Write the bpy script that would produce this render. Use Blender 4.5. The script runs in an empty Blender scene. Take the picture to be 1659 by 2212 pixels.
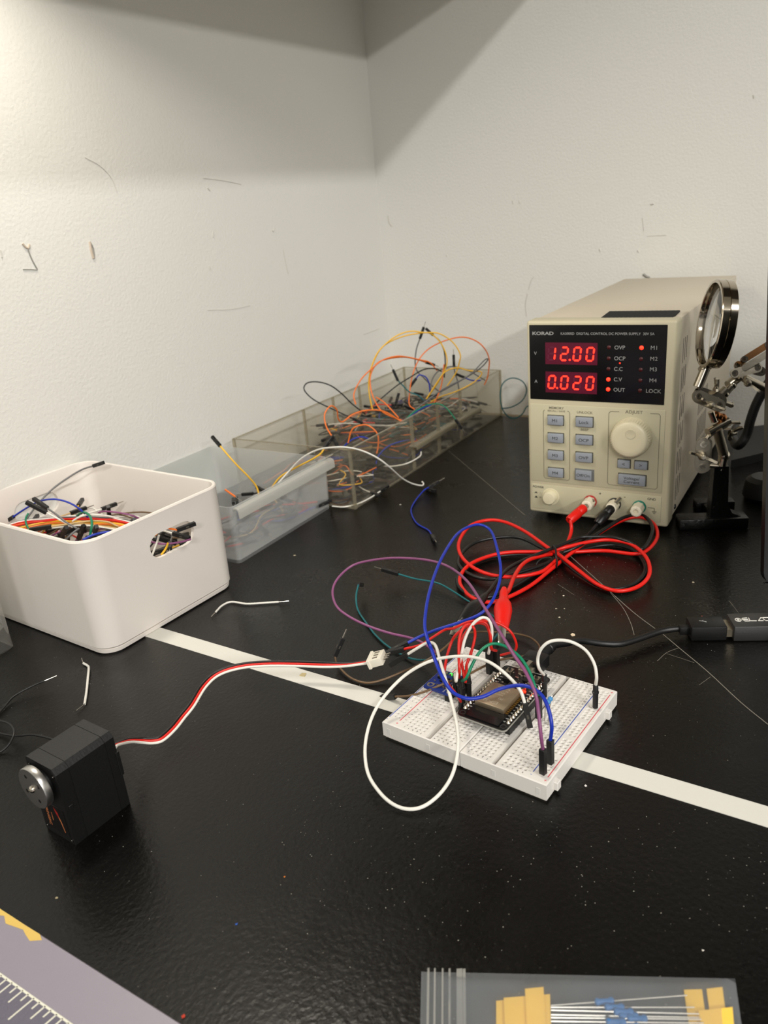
import bpy, bmesh, math, random
from mathutils import Vector, Matrix
R = math.radians
SC = bpy.context.scene
COL = SC.collection
CM = 0.01
# ------------------------------------------------------------------ camera
FPX, PITCH, ROLL, CH = 1687.8, 0.3714, -0.0904, 25.254      # CH = height above the bench in cm
_f = Vector((0, math.cos(PITCH), -math.sin(PITCH))); _r = Vector((1, 0, 0)); _u = _r.cross(_f)
CR = math.cos(ROLL)*_r + math.sin(ROLL)*_u; CU = -math.sin(ROLL)*_r + math.cos(ROLL)*_u; CF = _f
cam = bpy.data.cameras.new('camera'); camo = bpy.data.objects.new('camera', cam); COL.objects.link(camo)
cam.sensor_fit = 'HORIZONTAL'; cam.sensor_width = 36; cam.lens = FPX/1659*36
cam.clip_start = 0.01; cam.clip_end = 50
cam.dof.use_dof = True; cam.dof.focus_distance = 0.43; cam.dof.aperture_fstop = 22
m = Matrix((( CR.x, CU.x, -CF.x, 0), (CR.y, CU.y, -CF.y, 0), (CR.z, CU.z, -CF.z, CH*CM), (0, 0, 0, 1)))
camo.matrix_world = m
SC.camera = camo
SC.view_settings.view_transform = 'Standard'; SC.view_settings.look = 'None'
SC.view_settings.exposure = -0.1; SC.view_settings.gamma = 1.0; SC.view_settings.use_curve_mapping = False
SC.cycles.max_bounces = 10; SC.cycles.transparent_max_bounces = 24
SC.cycles.sample_clamp_indirect = 4.0
# room frame: U runs along the left wall away from us, V along the right wall to the right
COR = Vector((2.71, 103.98, 0)); YAW = R(57.0)
UU = Vector((math.cos(YAW), math.sin(YAW), 0)); VV = Vector((math.sin(YAW), -math.cos(YAW), 0))
def room(u, v, z=0): return COR + UU*u + VV*v + Vector((0, 0, z))
# ------------------------------------------------------------------ light
w = bpy.data.worlds.new('world'); SC.world = w; w.use_nodes = True
w.node_tree.nodes['Background'].inputs[0].default_value = (0.98, 0.96, 0.92, 1)
w.node_tree.nodes['Background'].inputs[1].default_value = 0.52
def area(name, loc, su, sv, power, color, target=None):
    l = bpy.data.lights.new(name, 'AREA'); l.shape = 'RECTANGLE'; l.size = su*CM; l.size_y = sv*CM
    l.energy = power; l.color = color
    o = bpy.data.objects.new(name, l); COL.objects.link(o); o.location = loc*CM
    X = UU.copy()
    d = Vector((0, 0, -1)) if target is None else (target-loc).normalized()
    Z = -d; X = (X - Z*X.dot(Z)).normalized(); Y = Z.cross(X)
    o.matrix_world = Matrix(((X.x, Y.x, Z.x, loc.x*CM), (X.y, Y.y, Z.y, loc.y*CM), (X.z, Y.z, Z.z, loc.z*CM), (0, 0, 0, 1)))
    return o
area('ceiling_lamp_near', room(-110, 172, 158), 100, 11, 27, (1, .98, .95))
area('ceiling_lamp_far', room(-270, 345, 157), 120, 22, 170, (1, .97, .92))
area('right_wall_fill', room(-320, 175, 160), 100, 14, 75, (1, .98, .95))  # added fill that brightens the right wall, not a known fixture
area('bench_lamp', room(-54, 10, 50.6), 9, 9, 1.9, (1, .92, .8), room(-54, 10, 50.6)+Vector((.3, -.55, -1)))

# ------------------------------------------------------------------ pixel -> place helpers (all at a known height or depth)
def ray(px, py): return CF + CR*((px-829.5)/FPX) - CU*((py-1106)/FPX)
def P(px, py, z=0.0):
    v = ray(px, py); return Vector((0, 0, CH)) + v*((z-CH)/v.z)
def V(px, py, Y):
    v = ray(px, py); return Vector((0, 0, CH)) + v*(Y/v.y)
CROP = {'A': (700, 1080, .3255), 'B': (780, 1360, .3496), 'C': (620, 680, .3255), 'D': (780, 700, .1929),
        'E': (960, 1090, .28933), 'F': (940, 1280, .12055), 'G': (400, 880, .217), 'X': (0, 0, 1),
        'H': (0, 1060, .15672), 'I': (1400, 580, .27119), 'S': (0, 1380, .25316), 'K': (240, 1120, .12055)}
def tr(key, pts):
    """(x, y, z) -> on height z;  (x, y, 'y', Y) -> at depth Y"""
    ox, oy, s = CROP[key]; out = []
    for p in pts:
        a, b = ox+p[0]*s, oy+p[1]*s
        out.append(V(a, b, p[3]) if len(p) == 4 else P(a, b, p[2]))
    return out

# ------------------------------------------------------------------ materials
def lin(c):
    return tuple(((x/255)/12.92 if x/255 <= .04045 else ((x/255+.055)/1.055)**2.4) for x in c) + (1,)
MATS = {}
def mat(name, c, rough=.45, metal=0, spec=.5, emit=None, es=0, trans=0, ior=1.45, bump=0, bscale=200, sss=0, coat=0, vary=0):
    if name in MATS: return MATS[name]
    mt = bpy.data.materials.new(name); mt.use_nodes = True; nt = mt.node_tree; b = nt.nodes['Principled BSDF']
    b.inputs['Base Color'].default_value = lin(c); b.inputs['Roughness'].default_value = rough
    b.inputs['Metallic'].default_value = metal; b.inputs['Specular IOR Level'].default_value = spec
    b.inputs['IOR'].default_value = ior; b.inputs['Transmission Weight'].default_value = trans
    b.inputs['Coat Weight'].default_value = coat
    if sss: b.inputs['Subsurface Weight'].default_value = sss; b.inputs['Subsurface Radius'].default_value = (.004, .004, .004)
    if emit: b.inputs['Emission Color'].default_value = lin(emit); b.inputs['Emission Strength'].default_value = es
    if bump or vary:
        tc = nt.nodes.new('ShaderNodeTexCoord'); n = nt.nodes.new('ShaderNodeTexNoise')
        n.inputs['Scale'].default_value = bscale; n.inputs['Detail'].default_value = 4
        nt.links.new(tc.outputs['Object'], n.inputs['Vector'])
        if bump:
            bp = nt.nodes.new('ShaderNodeBump'); bp.inputs['Strength'].default_value = bump; bp.inputs['Distance'].default_value = .001
            nt.links.new(n.outputs['Fac'], bp.inputs['Height']); nt.links.new(bp.outputs['Normal'], b.inputs['Normal'])
        if vary:
            cr = nt.nodes.new('ShaderNodeMapRange'); cr.inputs['To Min'].default_value = max(0, rough-vary); cr.inputs['To Max'].default_value = min(1, rough+vary)
            nt.links.new(n.outputs['Fac'], cr.inputs['Value']); nt.links.new(cr.outputs['Result'], b.inputs['Roughness'])
    MATS[name] = mt; return mt
def clear_mat(name, tint, gloss=.12, milky=0.0, milkc=(225, 222, 212), rough=.08):
    """thin clear plastic: see-through + fresnel gloss + optional milky scatter"""
    mt = bpy.data.materials.new(name); mt.use_nodes = True; nt = mt.node_tree; nt.nodes.remove(nt.nodes['Principled BSDF'])
    out = nt.nodes['Material Output']; tp = nt.nodes.new('ShaderNodeBsdfTransparent'); tp.inputs[0].default_value = lin(tint)
    gl = nt.nodes.new('ShaderNodeBsdfGlossy'); gl.inputs['Roughness'].default_value = rough
    df = nt.nodes.new('ShaderNodeBsdfDiffuse'); df.inputs[0].default_value = lin(milkc)
    tl = nt.nodes.new('ShaderNodeBsdfTranslucent'); tl.inputs[0].default_value = lin(milkc)
    dm = nt.nodes.new('ShaderNodeMixShader'); dm.inputs[0].default_value = .4
    nt.links.new(df.outputs[0], dm.inputs[1]); nt.links.new(tl.outputs[0], dm.inputs[2])
    m1 = nt.nodes.new('ShaderNodeMixShader'); m1.inputs[0].default_value = milky
    nt.links.new(tp.outputs[0], m1.inputs[1]); nt.links.new(dm.outputs[0], m1.inputs[2])
    fr = nt.nodes.new('ShaderNodeFresnel'); fr.inputs[0].default_value = 1.45
    mm = nt.nodes.new('ShaderNodeMath'); mm.operation = 'ADD'; mm.inputs[1].default_value = gloss*.3; nt.links.new(fr.outputs[0], mm.inputs[0]); mm.use_clamp = True
    ge = nt.nodes.new('ShaderNodeNewGeometry'); iv = nt.nodes.new('ShaderNodeMath'); iv.operation = 'SUBTRACT'; iv.inputs[0].default_value = 1; nt.links.new(ge.outputs['Backfacing'], iv.inputs[1])
    m3 = nt.nodes.new('ShaderNodeMath'); m3.operation = 'MULTIPLY'; nt.links.new(mm.outputs[0], m3.inputs[0]); nt.links.new(iv.outputs[0], m3.inputs[1]); mm = m3   # only the outer face of a thin sheet reflects
    m2 = nt.nodes.new('ShaderNodeMixShader'); nt.links.new(mm.outputs[0], m2.inputs[0])
    nt.links.new(m1.outputs[0], m2.inputs[1]); nt.links.new(gl.outputs[0], m2.inputs[2]); nt.links.new(m2.outputs[0], out.inputs[0])
    return mt
def wall_mat():
    mt = mat('wall_paint', (222, 221, 215), .55, spec=.3); nt = mt.node_tree; b = nt.nodes['Principled BSDF']
    tc = nt.nodes.new('ShaderNodeTexCoord'); n = nt.nodes.new('ShaderNodeTexNoise'); n.inputs['Scale'].default_value = 380; n.inputs['Detail'].default_value = 5
    n2 = nt.nodes.new('ShaderNodeTexNoise'); n2.inputs['Scale'].default_value = 30
    ad = nt.nodes.new('ShaderNodeMath'); ad.operation = 'MULTIPLY_ADD'; ad.inputs[1].default_value = .8
    bp = nt.nodes.new('ShaderNodeBump'); bp.inputs['Strength'].default_value = .28; bp.inputs['Distance'].default_value = .0012
    nt.links.new(tc.outputs['Object'], n.inputs['Vector']); nt.links.new(tc.outputs['Object'], n2.inputs['Vector'])
    nt.links.new(n2.outputs['Fac'], ad.inputs[0]); nt.links.new(n.outputs['Fac'], ad.inputs[2])
    nt.links.new(ad.outputs[0], bp.inputs['Height']); nt.links.new(bp.outputs['Normal'], b.inputs['Normal'])
    return mt
def table_mat():
    mt = mat('bench_laminate', (8, 7, 6), .3, spec=.3); nt = mt.node_tree; b = nt.nodes['Principled BSDF']
    tc = nt.nodes.new('ShaderNodeTexCoord'); n = nt.nodes.new('ShaderNodeTexNoise'); n.inputs['Scale'].default_value = 420; n.inputs['Detail'].default_value = 3
    bp = nt.nodes.new('ShaderNodeBump'); bp.inputs['Strength'].default_value = .3; bp.inputs['Distance'].default_value = .0006
    nt.links.new(tc.outputs['Object'], n.inputs['Vector']); nt.links.new(n.outputs['Fac'], bp.inputs['Height']); nt.links.new(bp.outputs['Normal'], b.inputs['Normal'])
    n2 = nt.nodes.new('ShaderNodeTexNoise'); n2.inputs['Scale'].default_value = 14; n2.inputs['Detail'].default_value = 8; n2.inputs['Roughness'].default_value = .7
    mr = nt.nodes.new('ShaderNodeMapRange'); mr.inputs['From Min'].default_value = .35; mr.inputs['From Max'].default_value = .7; mr.inputs['To Min'].default_value = .25; mr.inputs['To Max'].default_value = .38
    nt.links.new(tc.outputs['Object'], n2.inputs['Vector']); nt.links.new(n2.outputs['Fac'], mr.inputs['Value']); nt.links.new(mr.outputs['Result'], b.inputs['Roughness'])
    # fine dust haze in the laminate grain
    n3 = nt.nodes.new('ShaderNodeTexNoise'); n3.inputs['Scale'].default_value = 900; n3.inputs['Detail'].default_value = 2
    cr = nt.nodes.new('ShaderNodeValToRGB'); cr.color_ramp.elements[0].position = .62; cr.color_ramp.elements[0].color = lin((8, 7, 6)); cr.color_ramp.elements[1].position = .85; cr.color_ramp.elements[1].color = lin((48, 46, 42))
    nt.links.new(tc.outputs['Object'], n3.inputs['Vector']); nt.links.new(n3.outputs['Fac'], cr.inputs[0]); nt.links.new(cr.outputs[0], b.inputs['Base Color'])
    return mt
M_BLK = mat('black_plastic', (18, 18, 18), .4, bump=.05, bscale=600)
M_CONN = mat('connector_black', (24, 24, 24), .42)
M_PIN = mat('tinned_metal', (205, 200, 190), .25, 1)
M_CHR = mat('nickel', (205, 196, 180), .16, 1, vary=.08, bscale=60)
M_CHR2 = mat('dull_nickel', (190, 182, 165), .33, 1, bump=.1, bscale=300)
M_WHT = mat('white_plastic', (228, 224, 218), .5, bump=.03)
WIRE = {n: mat('insulation_'+n, c, .38, spec=.5) for n, c in dict(
    red=(205, 28, 18), black=(20, 20, 20), white=(222, 219, 210), blue=(18, 45, 160), green=(0, 120, 85), purple=(128, 72, 112),
    brown=(105, 82, 58), orange=(230, 116, 42), yellow=(236, 184, 50), grey=(105, 105, 105), beige=(190, 160, 110), teal=(15, 95, 100)).items()}

# ------------------------------------------------------------------ mesh builder (all in cm)
class MB:
    def __init__(s): s.v = []; s.f = []; s.m = []
    def add(s, vs, fs, M=None, mi=0):
        o = len(s.v)
        for q in vs:
            q = Vector(q); s.v.append(M @ q if M else q)
        for f in fs: s.f.append([i+o for i in f]); s.m.append(mi)
        return s
    def box(s, x0, x1, y0, y1, z0, z1, bev=0, seg=2, M=None, mi=0):
        if not bev:
            vs = [(x0, y0, z0), (x1, y0, z0), (x1, y1, z0), (x0, y1, z0), (x0, y0, z1), (x1, y0, z1), (x1, y1, z1), (x0, y1, z1)]
            return s.add(vs, [(0, 3, 2, 1), (4, 5, 6, 7), (0, 1, 5, 4), (1, 2, 6, 5), (2, 3, 7, 6), (3, 0, 4, 7)], M, mi)
        bm = bmesh.new(); bmesh.ops.create_cube(bm, size=1)
        for q in bm.verts: q.co = Vector((x0+(q.co.x+.5)*(x1-x0), y0+(q.co.y+.5)*(y1-y0), z0+(q.co.z+.5)*(z1-z0)))
        bmesh.ops.bevel(bm, geom=bm.edges[:], offset=bev, segments=seg, affect='EDGES', profile=.5)
        bm.verts.index_update(); s.add([q.co.copy() for q in bm.verts], [[q.index for q in f.verts] for f in bm.faces], M, mi); bm.free(); return s
    def cyl(s, a, b, r0, r1=None, n=20, mi=0, caps=True, M=None):
        r1 = r0 if r1 is None else r1
        a = Vector(a); b = Vector(b); d = (b-a).normalized(); x = d.orthogonal().normalized(); y = d.cross(x)
        vs = [a+(x*math.cos(t)+y*math.sin(t))*r0 for t in [2*math.pi*i/n for i in range(n)]] + [b+(x*math.cos(t)+y*math.sin(t))*r1 for t in [2*math.pi*i/n for i in range(n)]]
        fs = [(i, (i+1) % n, n+(i+1) % n, n+i) for i in range(n)]
        if caps: fs += [tuple(reversed(range(n))), tuple(range(n, 2*n))]
        return s.add(vs, fs, M, mi)
    def lathe(s, o, d, prof, n=32, mi=0, M=None, x=None):
        """prof: list of (along, radius)"""
        o = Vector(o); d = Vector(d).normalized(); x = (Vector(x) if x else d.orthogonal()).normalized(); y = d.cross(x); vs = []; fs = []
        for (h, r) in prof:
            for i in range(n): t = 2*math.pi*i/n; vs.append(o+d*h+(x*math.cos(t)+y*math.sin(t))*max(r, 1e-4))
        for k in range(len(prof)-1):
            for i in range(n): fs.append((k*n+i, k*n+(i+1) % n, (k+1)*n+(i+1) % n, (k+1)*n+i))
        return s.add(vs, fs, M, mi)
    def tube(s, pts, r, n=8, mi=0, samples=5, spline=True, flat=None):
        c = smooth(pts, samples) if spline else [Vector(p) for p in pts]
        c = [c[0]]+[c[i] for i in range(1, len(c)) if (c[i]-c[i-1]).length > 1e-5]
        T = [(c[min(i+1, len(c)-1)]-c[max(i-1, 0)]).normalized() for i in range(len(c))]
        x = T[0].orthogonal().normalized(); vs = []; fs = []
        for i, p in enumerate(c):
            x = (x-T[i]*x.dot(T[i]))
            x = x.normalized() if x.length > 1e-6 else T[i].orthogonal().normalized()
            y = T[i].cross(x); rr = r[i*len(r)//len(c)] if isinstance(r, list) else r
            for k in range(n): t = 2*math.pi*k/n; vs.append(p+(x*math.cos(t)+y*math.sin(t))*rr)
        for i in range(len(c)-1):
            for k in range(n): fs.append((i*n+k, i*n+(k+1) % n, (i+1)*n+(k+1) % n, (i+1)*n+k))
        fs += [tuple(reversed(range(n))), tuple(range((len(c)-1)*n, len(c)*n))]
        return s.add(vs, fs, None, mi)
    def prism(s, pts, z0, z1, M=None, mi=0):
        n = len(pts); vs = [(p[0], p[1], z0) for p in pts]+[(p[0], p[1], z1) for p in pts]
        return s.add(vs, [(i, (i+1) % n, n+(i+1) % n, n+i) for i in range(n)]+[tuple(reversed(range(n))), tuple(range(n, 2*n))], M, mi)
    def text(s, t, size, M, align='CENTER', bold=0, ext=.004, mi=0, xs=1.0, spacing=1.0):
        c = bpy.data.curves.new('t', 'FONT'); c.body = t; c.size = size; c.align_x = align; c.align_y = 'CENTER'; c.offset = bold*size; c.extrude = ext; c.resolution_u = 3; c.space_character = spacing
        o = bpy.data.objects.new('t', c); COL.objects.link(o); dg = bpy.context.evaluated_depsgraph_get(); me = bpy.data.meshes.new_from_object(o.evaluated_get(dg))
        s.add([(q.co.x*xs, q.co.y, q.co.z) for q in me.vertices], [list(f.vertices) for f in me.polygons], M, mi)
        bpy.data.objects.remove(o); bpy.data.curves.remove(c); bpy.data.meshes.remove(me); return s
    def build(s, name, mats, parent=None, origin=None, smoothang=35, flat=False):
        o0 = Vector(origin) if origin is not None else Vector((0, 0, 0))
        me = bpy.data.meshes.new(name); me.from_pydata([(q-o0)*CM for q in s.v], [], s.f)
        for mt in (mats if isinstance(mats, (list, tuple)) else [mats]): me.materials.append(mt)
        me.polygons.foreach_set('material_index', s.m); me.polygons.foreach_set('use_smooth', [not flat]*len(s.f))
        if not flat: me.set_sharp_from_angle(angle=R(smoothang))
        me.update(); o = bpy.data.objects.new(name, me); COL.objects.link(o)
        if parent: o.parent = parent
        elif origin is not None: o.location = o0*CM
        return o
def smooth(pts, k):
    p = [Vector(q) for q in pts]
    if len(p) < 3: return p
    out = []; q = [p[0]*2-p[1]]+p+[p[-1]*2-p[-2]]
    for i in range(1, len(q)-2):
        a, b, c, d = q[i-1], q[i], q[i+1], q[i+2]
        for j in range(k):
            t = j/k; out.append(.5*((2*b)+(c-a)*t+(2*a-5*b+4*c-d)*t*t+(3*b-a-3*c+d)*t**3))
    out.append(p[-1]); return out
def frame(p, d, up=(0, 0, 1)):
    """matrix with local z along d"""
    d = Vector(d).normalized(); x = Vector(up).cross(d)
    x = x.normalized() if x.length > 1e-4 else d.orthogonal().normalized(); y = d.cross(x)
    return Matrix(((x.x, y.x, d.x, p[0]), (x.y, y.y, d.y, p[1]), (x.z, y.z, d.z, p[2]), (0, 0, 0, 1)))
def axes(p, X, Y, Z):
    X, Y, Z = Vector(X), Vector(Y), Vector(Z)
    return Matrix(((X.x, Y.x, Z.x, p[0]), (X.y, Y.y, Z.y, p[1]), (X.z, Y.z, Z.z, p[2]), (0, 0, 0, 1)))
def tag(o, label=None, cat=None, group=None, kind=None):
    if label: o['label'] = label
    if cat: o['category'] = cat
    if group: o['group'] = group
    if kind: o['kind'] = kind
    return o
def thing(name, label, cat, loc=(0, 0, 0), yaw=0, group=None):
    o = bpy.data.objects.new(name, None); COL.objects.link(o); o.empty_display_size = .01
    o.location = Vector(loc)*CM; o.rotation_euler = (0, 0, yaw); return tag(o, label, cat, group)

# ================================================================== SETTING
WM = wall_mat()
RM = axes(COR, UU, VV*-1, (0, 0, 1))        # local x = U, local y = -V
def roomobj(name, mb, mt, kind='structure'):
    o = mb.build(name, mt, flat=True); o.matrix_world = axes(COR*CM, UU, VV*-1, (0, 0, 1)); return tag(o, kind=kind)
roomobj('wall_left', MB().box(-480, 6, 0, 6, -90, 170), WM)
roomobj('wall_right', MB().box(0, 6, -420, 0, -90, 170), WM)
roomobj('ceiling', MB().box(-480, 6, -420, 6, 170, 174), mat('ceiling_paint', (225, 222, 214), .8))
roomobj('floor', MB().box(-480, 6, -420, 6, -94, -90), mat('floor_vinyl', (120, 115, 105), .5))
# narrow caulked gap along the back of the bench
roomobj('trim_1', MB().box(-1.3, 0, -200, 0, -3, -.15), mat('bench_back_strip', (150, 135, 112), .6))
# deep wall shelf above the bench; its lower front edge throws the shadow lines seen on both walls
sh = roomobj('wall_shelf', MB().box(-66, 0, -30, 0, 51.4, 55), mat('shelf_board', (200, 190, 172), .5), None)
cb = roomobj('reflection_blocker', MB().box(-31, 0, -230, -31, 74, 130), mat('blocker_dark', (66, 58, 48), .5), None)  # out-of-view box, added so the bench top reflects something dark
tag(cb, 'unseen dark box added high on the right wall to darken bench reflections', 'light blocker')
tag(sh, 'pale wall shelf fixed to the left wall high above the bench corner', 'shelf')
# little knocks and pencil marks on the walls, kept as thin marks on the paint
def wall_pt(px, py, side):
    n = VV if side == 'L' else UU
    o = Vector((0, 0, CH)); v = ray(px, py); t = ((COR-o).dot(n))/v.dot(n); p = o+v*t
    return p+(VV if side == 'L' else -UU)*.04
M_MARK = mat('pencil', (150, 148, 141), .8); M_CHIP = mat('chipped_plaster', (196, 182, 165), .8); M_FAINT = mat('scuff', (209, 206, 199), .8)
def mark(side, pts, r, mt):
    q = [wall_pt(a, b, side) for a, b in pts]; mb = MB().tube(q, r, 5, samples=4)
    o = mb.build('wall_mark', mt); o.parent = bpy.data.objects['wall_left' if side == 'L' else 'wall_right']
    o.matrix_parent_inverse = o.parent.matrix_world.inverted() if False else axes(COR*CM, UU, VV*-1, (0, 0, 1)).inverted()
mark('L', [(60, 540), (68, 560), (80, 582)], .05, M_MARK); mark('L', [(49, 582), (65, 582), (80, 583)], .03, M_MARK)
mark('L', [(48, 526), (54, 533), (60, 536), (63, 528)], .08, M_CHIP); mark('L', [(193, 522), (196, 540), (201, 558)], .1, M_CHIP); mark('L', [(193, 522), (200, 535), (203, 557)], .06, M_MARK)
mark('L', [(611, 540), (616, 565), (622, 592)], .03, M_FAINT); mark('L', [(459, 500), (460, 512)], .05, M_FAINT); mark('L', [(451, 575), (453, 582)], .06, M_FAINT); mark('L', [(448, 406), (453, 412)], .06, M_FAINT)
mark('L', [(183, 340), (215, 358), (240, 385), (252, 415)], .02, M_FAINT); mark('L', [(592, 493), (590, 500), (588, 497)], .05, M_FAINT); mark('L', [(785, 722), (802, 716), (818, 710)], .035, M_FAINT)
mark('L', [(438, 385), (480, 390), (520, 398)], .018, M_FAINT); mark('L', [(0, 540), (4, 556)], .05, M_FAINT); mark('L', [(448, 670), (500, 668), (540, 660)], .015, M_FAINT)
mark('R', [(839, 465), (841, 480), (847, 488)], .07, M_FAINT); mark('R', [(1154, 597), (1148, 605), (1142, 625)], .04, M_FAINT); mark('R', [(1140, 635), (1136, 655), (1138, 682)], .05, M_FAINT)
mark('R', [(1108, 433), (1109, 440)], .06, M_FAINT); mark('R', [(1122, 433), (1123, 439)], .06, M_FAINT); mark('R', [(1406, 441), (1412, 440)], .1, M_FAINT); mark('R', [(1390, 592), (1398, 598), (1404, 600)], .14, M_MARK)
mark('R', [(1388, 470), (1391, 500)], .02, M_FAINT); mark('R', [(1398, 510), (1440, 508)], .02, M_FAINT); mark('R', [(1378, 540), (1380, 545)], .07, M_FAINT); mark('R', [(1296, 537), (1297, 543)], .07, M_FAINT); mark('R', [(1628, 205), (1629, 212)], .05, M_FAINT)
mark('R', [(965, 550), (966, 554)], .06, M_FAINT)

# ================================================================== BENCH
bench = thing('workbench', 'black laminate workbench filling the corner under the electronics', 'workbench', COR+Vector((0, 0, -90)), 0)
bench.rotation_euler = (0, 0, YAW)
TM = table_mat()
MB().box(-190, -1.3, -200, -.1, 87, 90, .15, M=None).build('tabletop', TM, bench)
for (x, y) in ((-185, -195), (-185, -6), (-8, -195), (-8, -6)):
    MB().box(x, x+5, y, y+5, 0, 87).build('leg', mat('bench_leg', (60, 60, 60), .5), bench)
binv = (Matrix.Translation((COR+Vector((0, 0, -90)))*CM) @ Matrix.Rotation(YAW, 4, 'Z')).inverted()
def benchpart(name, mb, mt):
    o = mb.build(name, mt, flat=True); o.parent = bench; o.matrix_parent_inverse = binv; return o
M_SCR = mat('scratch', (120, 115, 105), .6)
def scratch(pts, r):
    c = smooth([P(a, b, 0) for a, b in pts], 4); mb = MB()
    for i in range(len(c)-1):
        d = (c[i+1]-c[i]).normalized(); n = Vector((-d.y, d.x, 0))*r; h = Vector((0, 0, .006))
        mb.add([c[i]-n+h, c[i]+n+h, c[i+1]+n+h, c[i+1]-n+h], [(3, 2, 1, 0)])
    benchpart('scratch', mb, M_SCR)
scratch([(968, 973), (1050, 1042), (1134, 1113)], .025)
scratch([(1225, 1195), (1300, 1262), (1365, 1320), (1415, 1358)], .03); scratch([(1432, 1370), (1470, 1402), (1530, 1452), (1600, 1517), (1659, 1565)], .028)
scratch([(1318, 1280), (1345, 1312), (1362, 1345), (1370, 1372)], .02); scratch([(1420, 1428), (1440, 1410), (1465, 1400)], .015)
scratch([(1440, 1412), (1480, 1425), (1500, 1432)], .012); scratch([(1205, 1262), (1240, 1285)], .012); scratch([(1575, 1298), (1600, 1330)], .01); scratch([(1510, 1480), (1535, 1462)], .012)
rnd = random.Random(7)
mb = MB()
def chip(mb, p, s, rnd=rnd):
    a0 = rnd.random()*6.28; k = rnd.choice((3, 4, 5)); pts = []
    for i in range(k):
        a = a0+6.28*i/k; pts.append((p[0]+math.cos(a)*s*rnd.uniform(.5, 1.1), p[1]+math.sin(a)*s*rnd.uniform(.4, 1)))
    mb.prism(pts, 0.004, .004+s*.2)
for i in range(1500):
    c = rnd.random()
    if c < .35: x, y = rnd.gauss(1180, 110), rnd.gauss(1200, 90)
    elif c < .5: x, y = rnd.gauss(200, 150), rnd.gauss(1500, 60)
    elif c < .65: x, y = rnd.uniform(600, 1659), rnd.gauss(1850, 120)
    elif c < .8: x, y = rnd.gauss(1400, 150), rnd.gauss(1400, 120)
    else: x, y = rnd.uniform(0, 1659), rnd.uniform(1000, 2212)
    if y < 960: continue
    chip(mb, P(x, y, 0), rnd.choice((.012, .018, .018, .025, .03))*(.6+y/2212*.4))
du = mb.build('dust', mat('dust', (160, 156, 145), .9), flat=True); tag(du, 'fine pale dust and lint specks scattered over the black bench', 'dust', kind='stuff')
for k, (px, py, s, c, lab) in enumerate([
    (1238, 1372, .2, (225, 205, 175), 'cream paper flake on the bench just above the black usb cable'),
    (1497, 1258, .12, (225, 210, 180), 'pale crumb alone on the bench right of the red cable loop'),
    (1217, 1287, .1, (225, 215, 195), 'small white crumb between the scratch and the red clip'),
    (1209, 1334, .12, (225, 215, 190), 'off-white crumb right of the red alligator clip'),
    (1201, 1315, .09, (215, 205, 180), 'tiny beige crumb right of the red alligator clip, leftmost there'),
    (1219, 1315, .06, (215, 205, 180), 'tiny beige speck right of the red alligator clip, rightmost there'),
    (1265, 1698, .09, (235, 230, 225), 'white speck on the bench below the right end of the breadboard'),
    (655, 1459, .3, (190, 175, 130), 'tan glue lump stuck on the white tape strip'),
    (615, 1894, .05, (190, 110, 40), 'orange speck on the empty middle of the bench'),
    (511, 1996, .07, (40, 80, 160), 'blue speck on the bench near the purple cutting mat'),
    (397, 2196, .09, (190, 60, 40), 'red speck on the bench beside the cutting mat edge'),
    (122, 1940, .08, (150, 140, 110), 'beige speck on the bench above the cutting mat'),
    (1518, 2053, .07, (225, 220, 210), 'glassy speck on the bench above the plastic bag'),
    (1516, 1331, .07, (170, 90, 80), 'pink speck behind the black usb plug'),
    (865, 1090, .09, (205, 200, 190), 'white crumb left of the blue jumper wire lying on the bench'),
    (636, 1200, .12, (180, 170, 140), 'tan crumb beside the frosted bin'),
    ]):
    m_ = MB(); p = P(px, py, 0); chip(m_, p, s, random.Random(k+3))
    o = m_.build('crumb', mat('crumb_%d' % k, c, .8), origin=(p.x, p.y, 0), flat=True); tag(o, lab, 'crumb')
    o.scale = (1, 1, 1)
# tape strip
tp = thing('tape_strip', 'long white tape strip stuck across the black bench under the breadboards', 'tape', P(1000, 1570))
tdir = Vector((15.24+15.38, 26.08-46.73, 0)).normalized(); tn = Vector((-tdir.y, tdir.x, 0)); t0 = Vector((-15.7, 46.2, 0))-tdir*6
m_ = MB(); m_.add([t0-tn*.635, t0+tdir*75-tn*.635, t0+tdir*75+tn*.635, t0+tn*.635], [(0, 1, 2, 3)])
m_.v += [q+Vector((0, 0, .02)) for q in m_.v]; m_.f = [(0, 3, 2, 1), (4, 5, 6, 7), (0, 1, 5, 4), (1, 2, 6, 5), (2, 3, 7, 6), (3, 0, 4, 7)]; m_.m = [0]*6
m_.build('tape', mat('paper_tape', (213, 211, 202), .55, bump=.06, bscale=400), tp, origin=P(1000, 1570))

# ================================================================== POWER SUPPLY
PY = -0.565
psu = thing('bench_power_supply', 'beige bench power supply with red digital readouts and grey buttons', 'power supply', (12.40, 61.28, 0), PY)
BEI = mat('beige_plastic', (196, 188, 160), .45, bump=.03, bscale=500); BEI2 = mat('beige_panel', (190, 184, 156), .42); CASE = mat('beige_painted_steel', (203, 192, 172), .45, bump=.04, bscale=400)
def xz(x, y, z): return axes((x, y, z), (1, 0, 0), (0, 0, 1), (0, -1, 0))     # text plane facing the viewer
M_ = MB().box(-.12, 11.12, 0, 1.8, .25, 16.1, .22, 3)
M_.build('front_bezel', BEI, psu)
MB().box(.0, 11.0, 1.7, 28.3, .35, 16.0, .1, 2).build('case', CASE, psu)
for x in (1.2, 9.8):
    for y in (2.2, 25): MB().cyl((x, y, 0), (x, y, .4), .6).build('foot', M_BLK, psu)
DM = mat('display_window', (10, 9, 10), .12, spec=.6)
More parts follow.
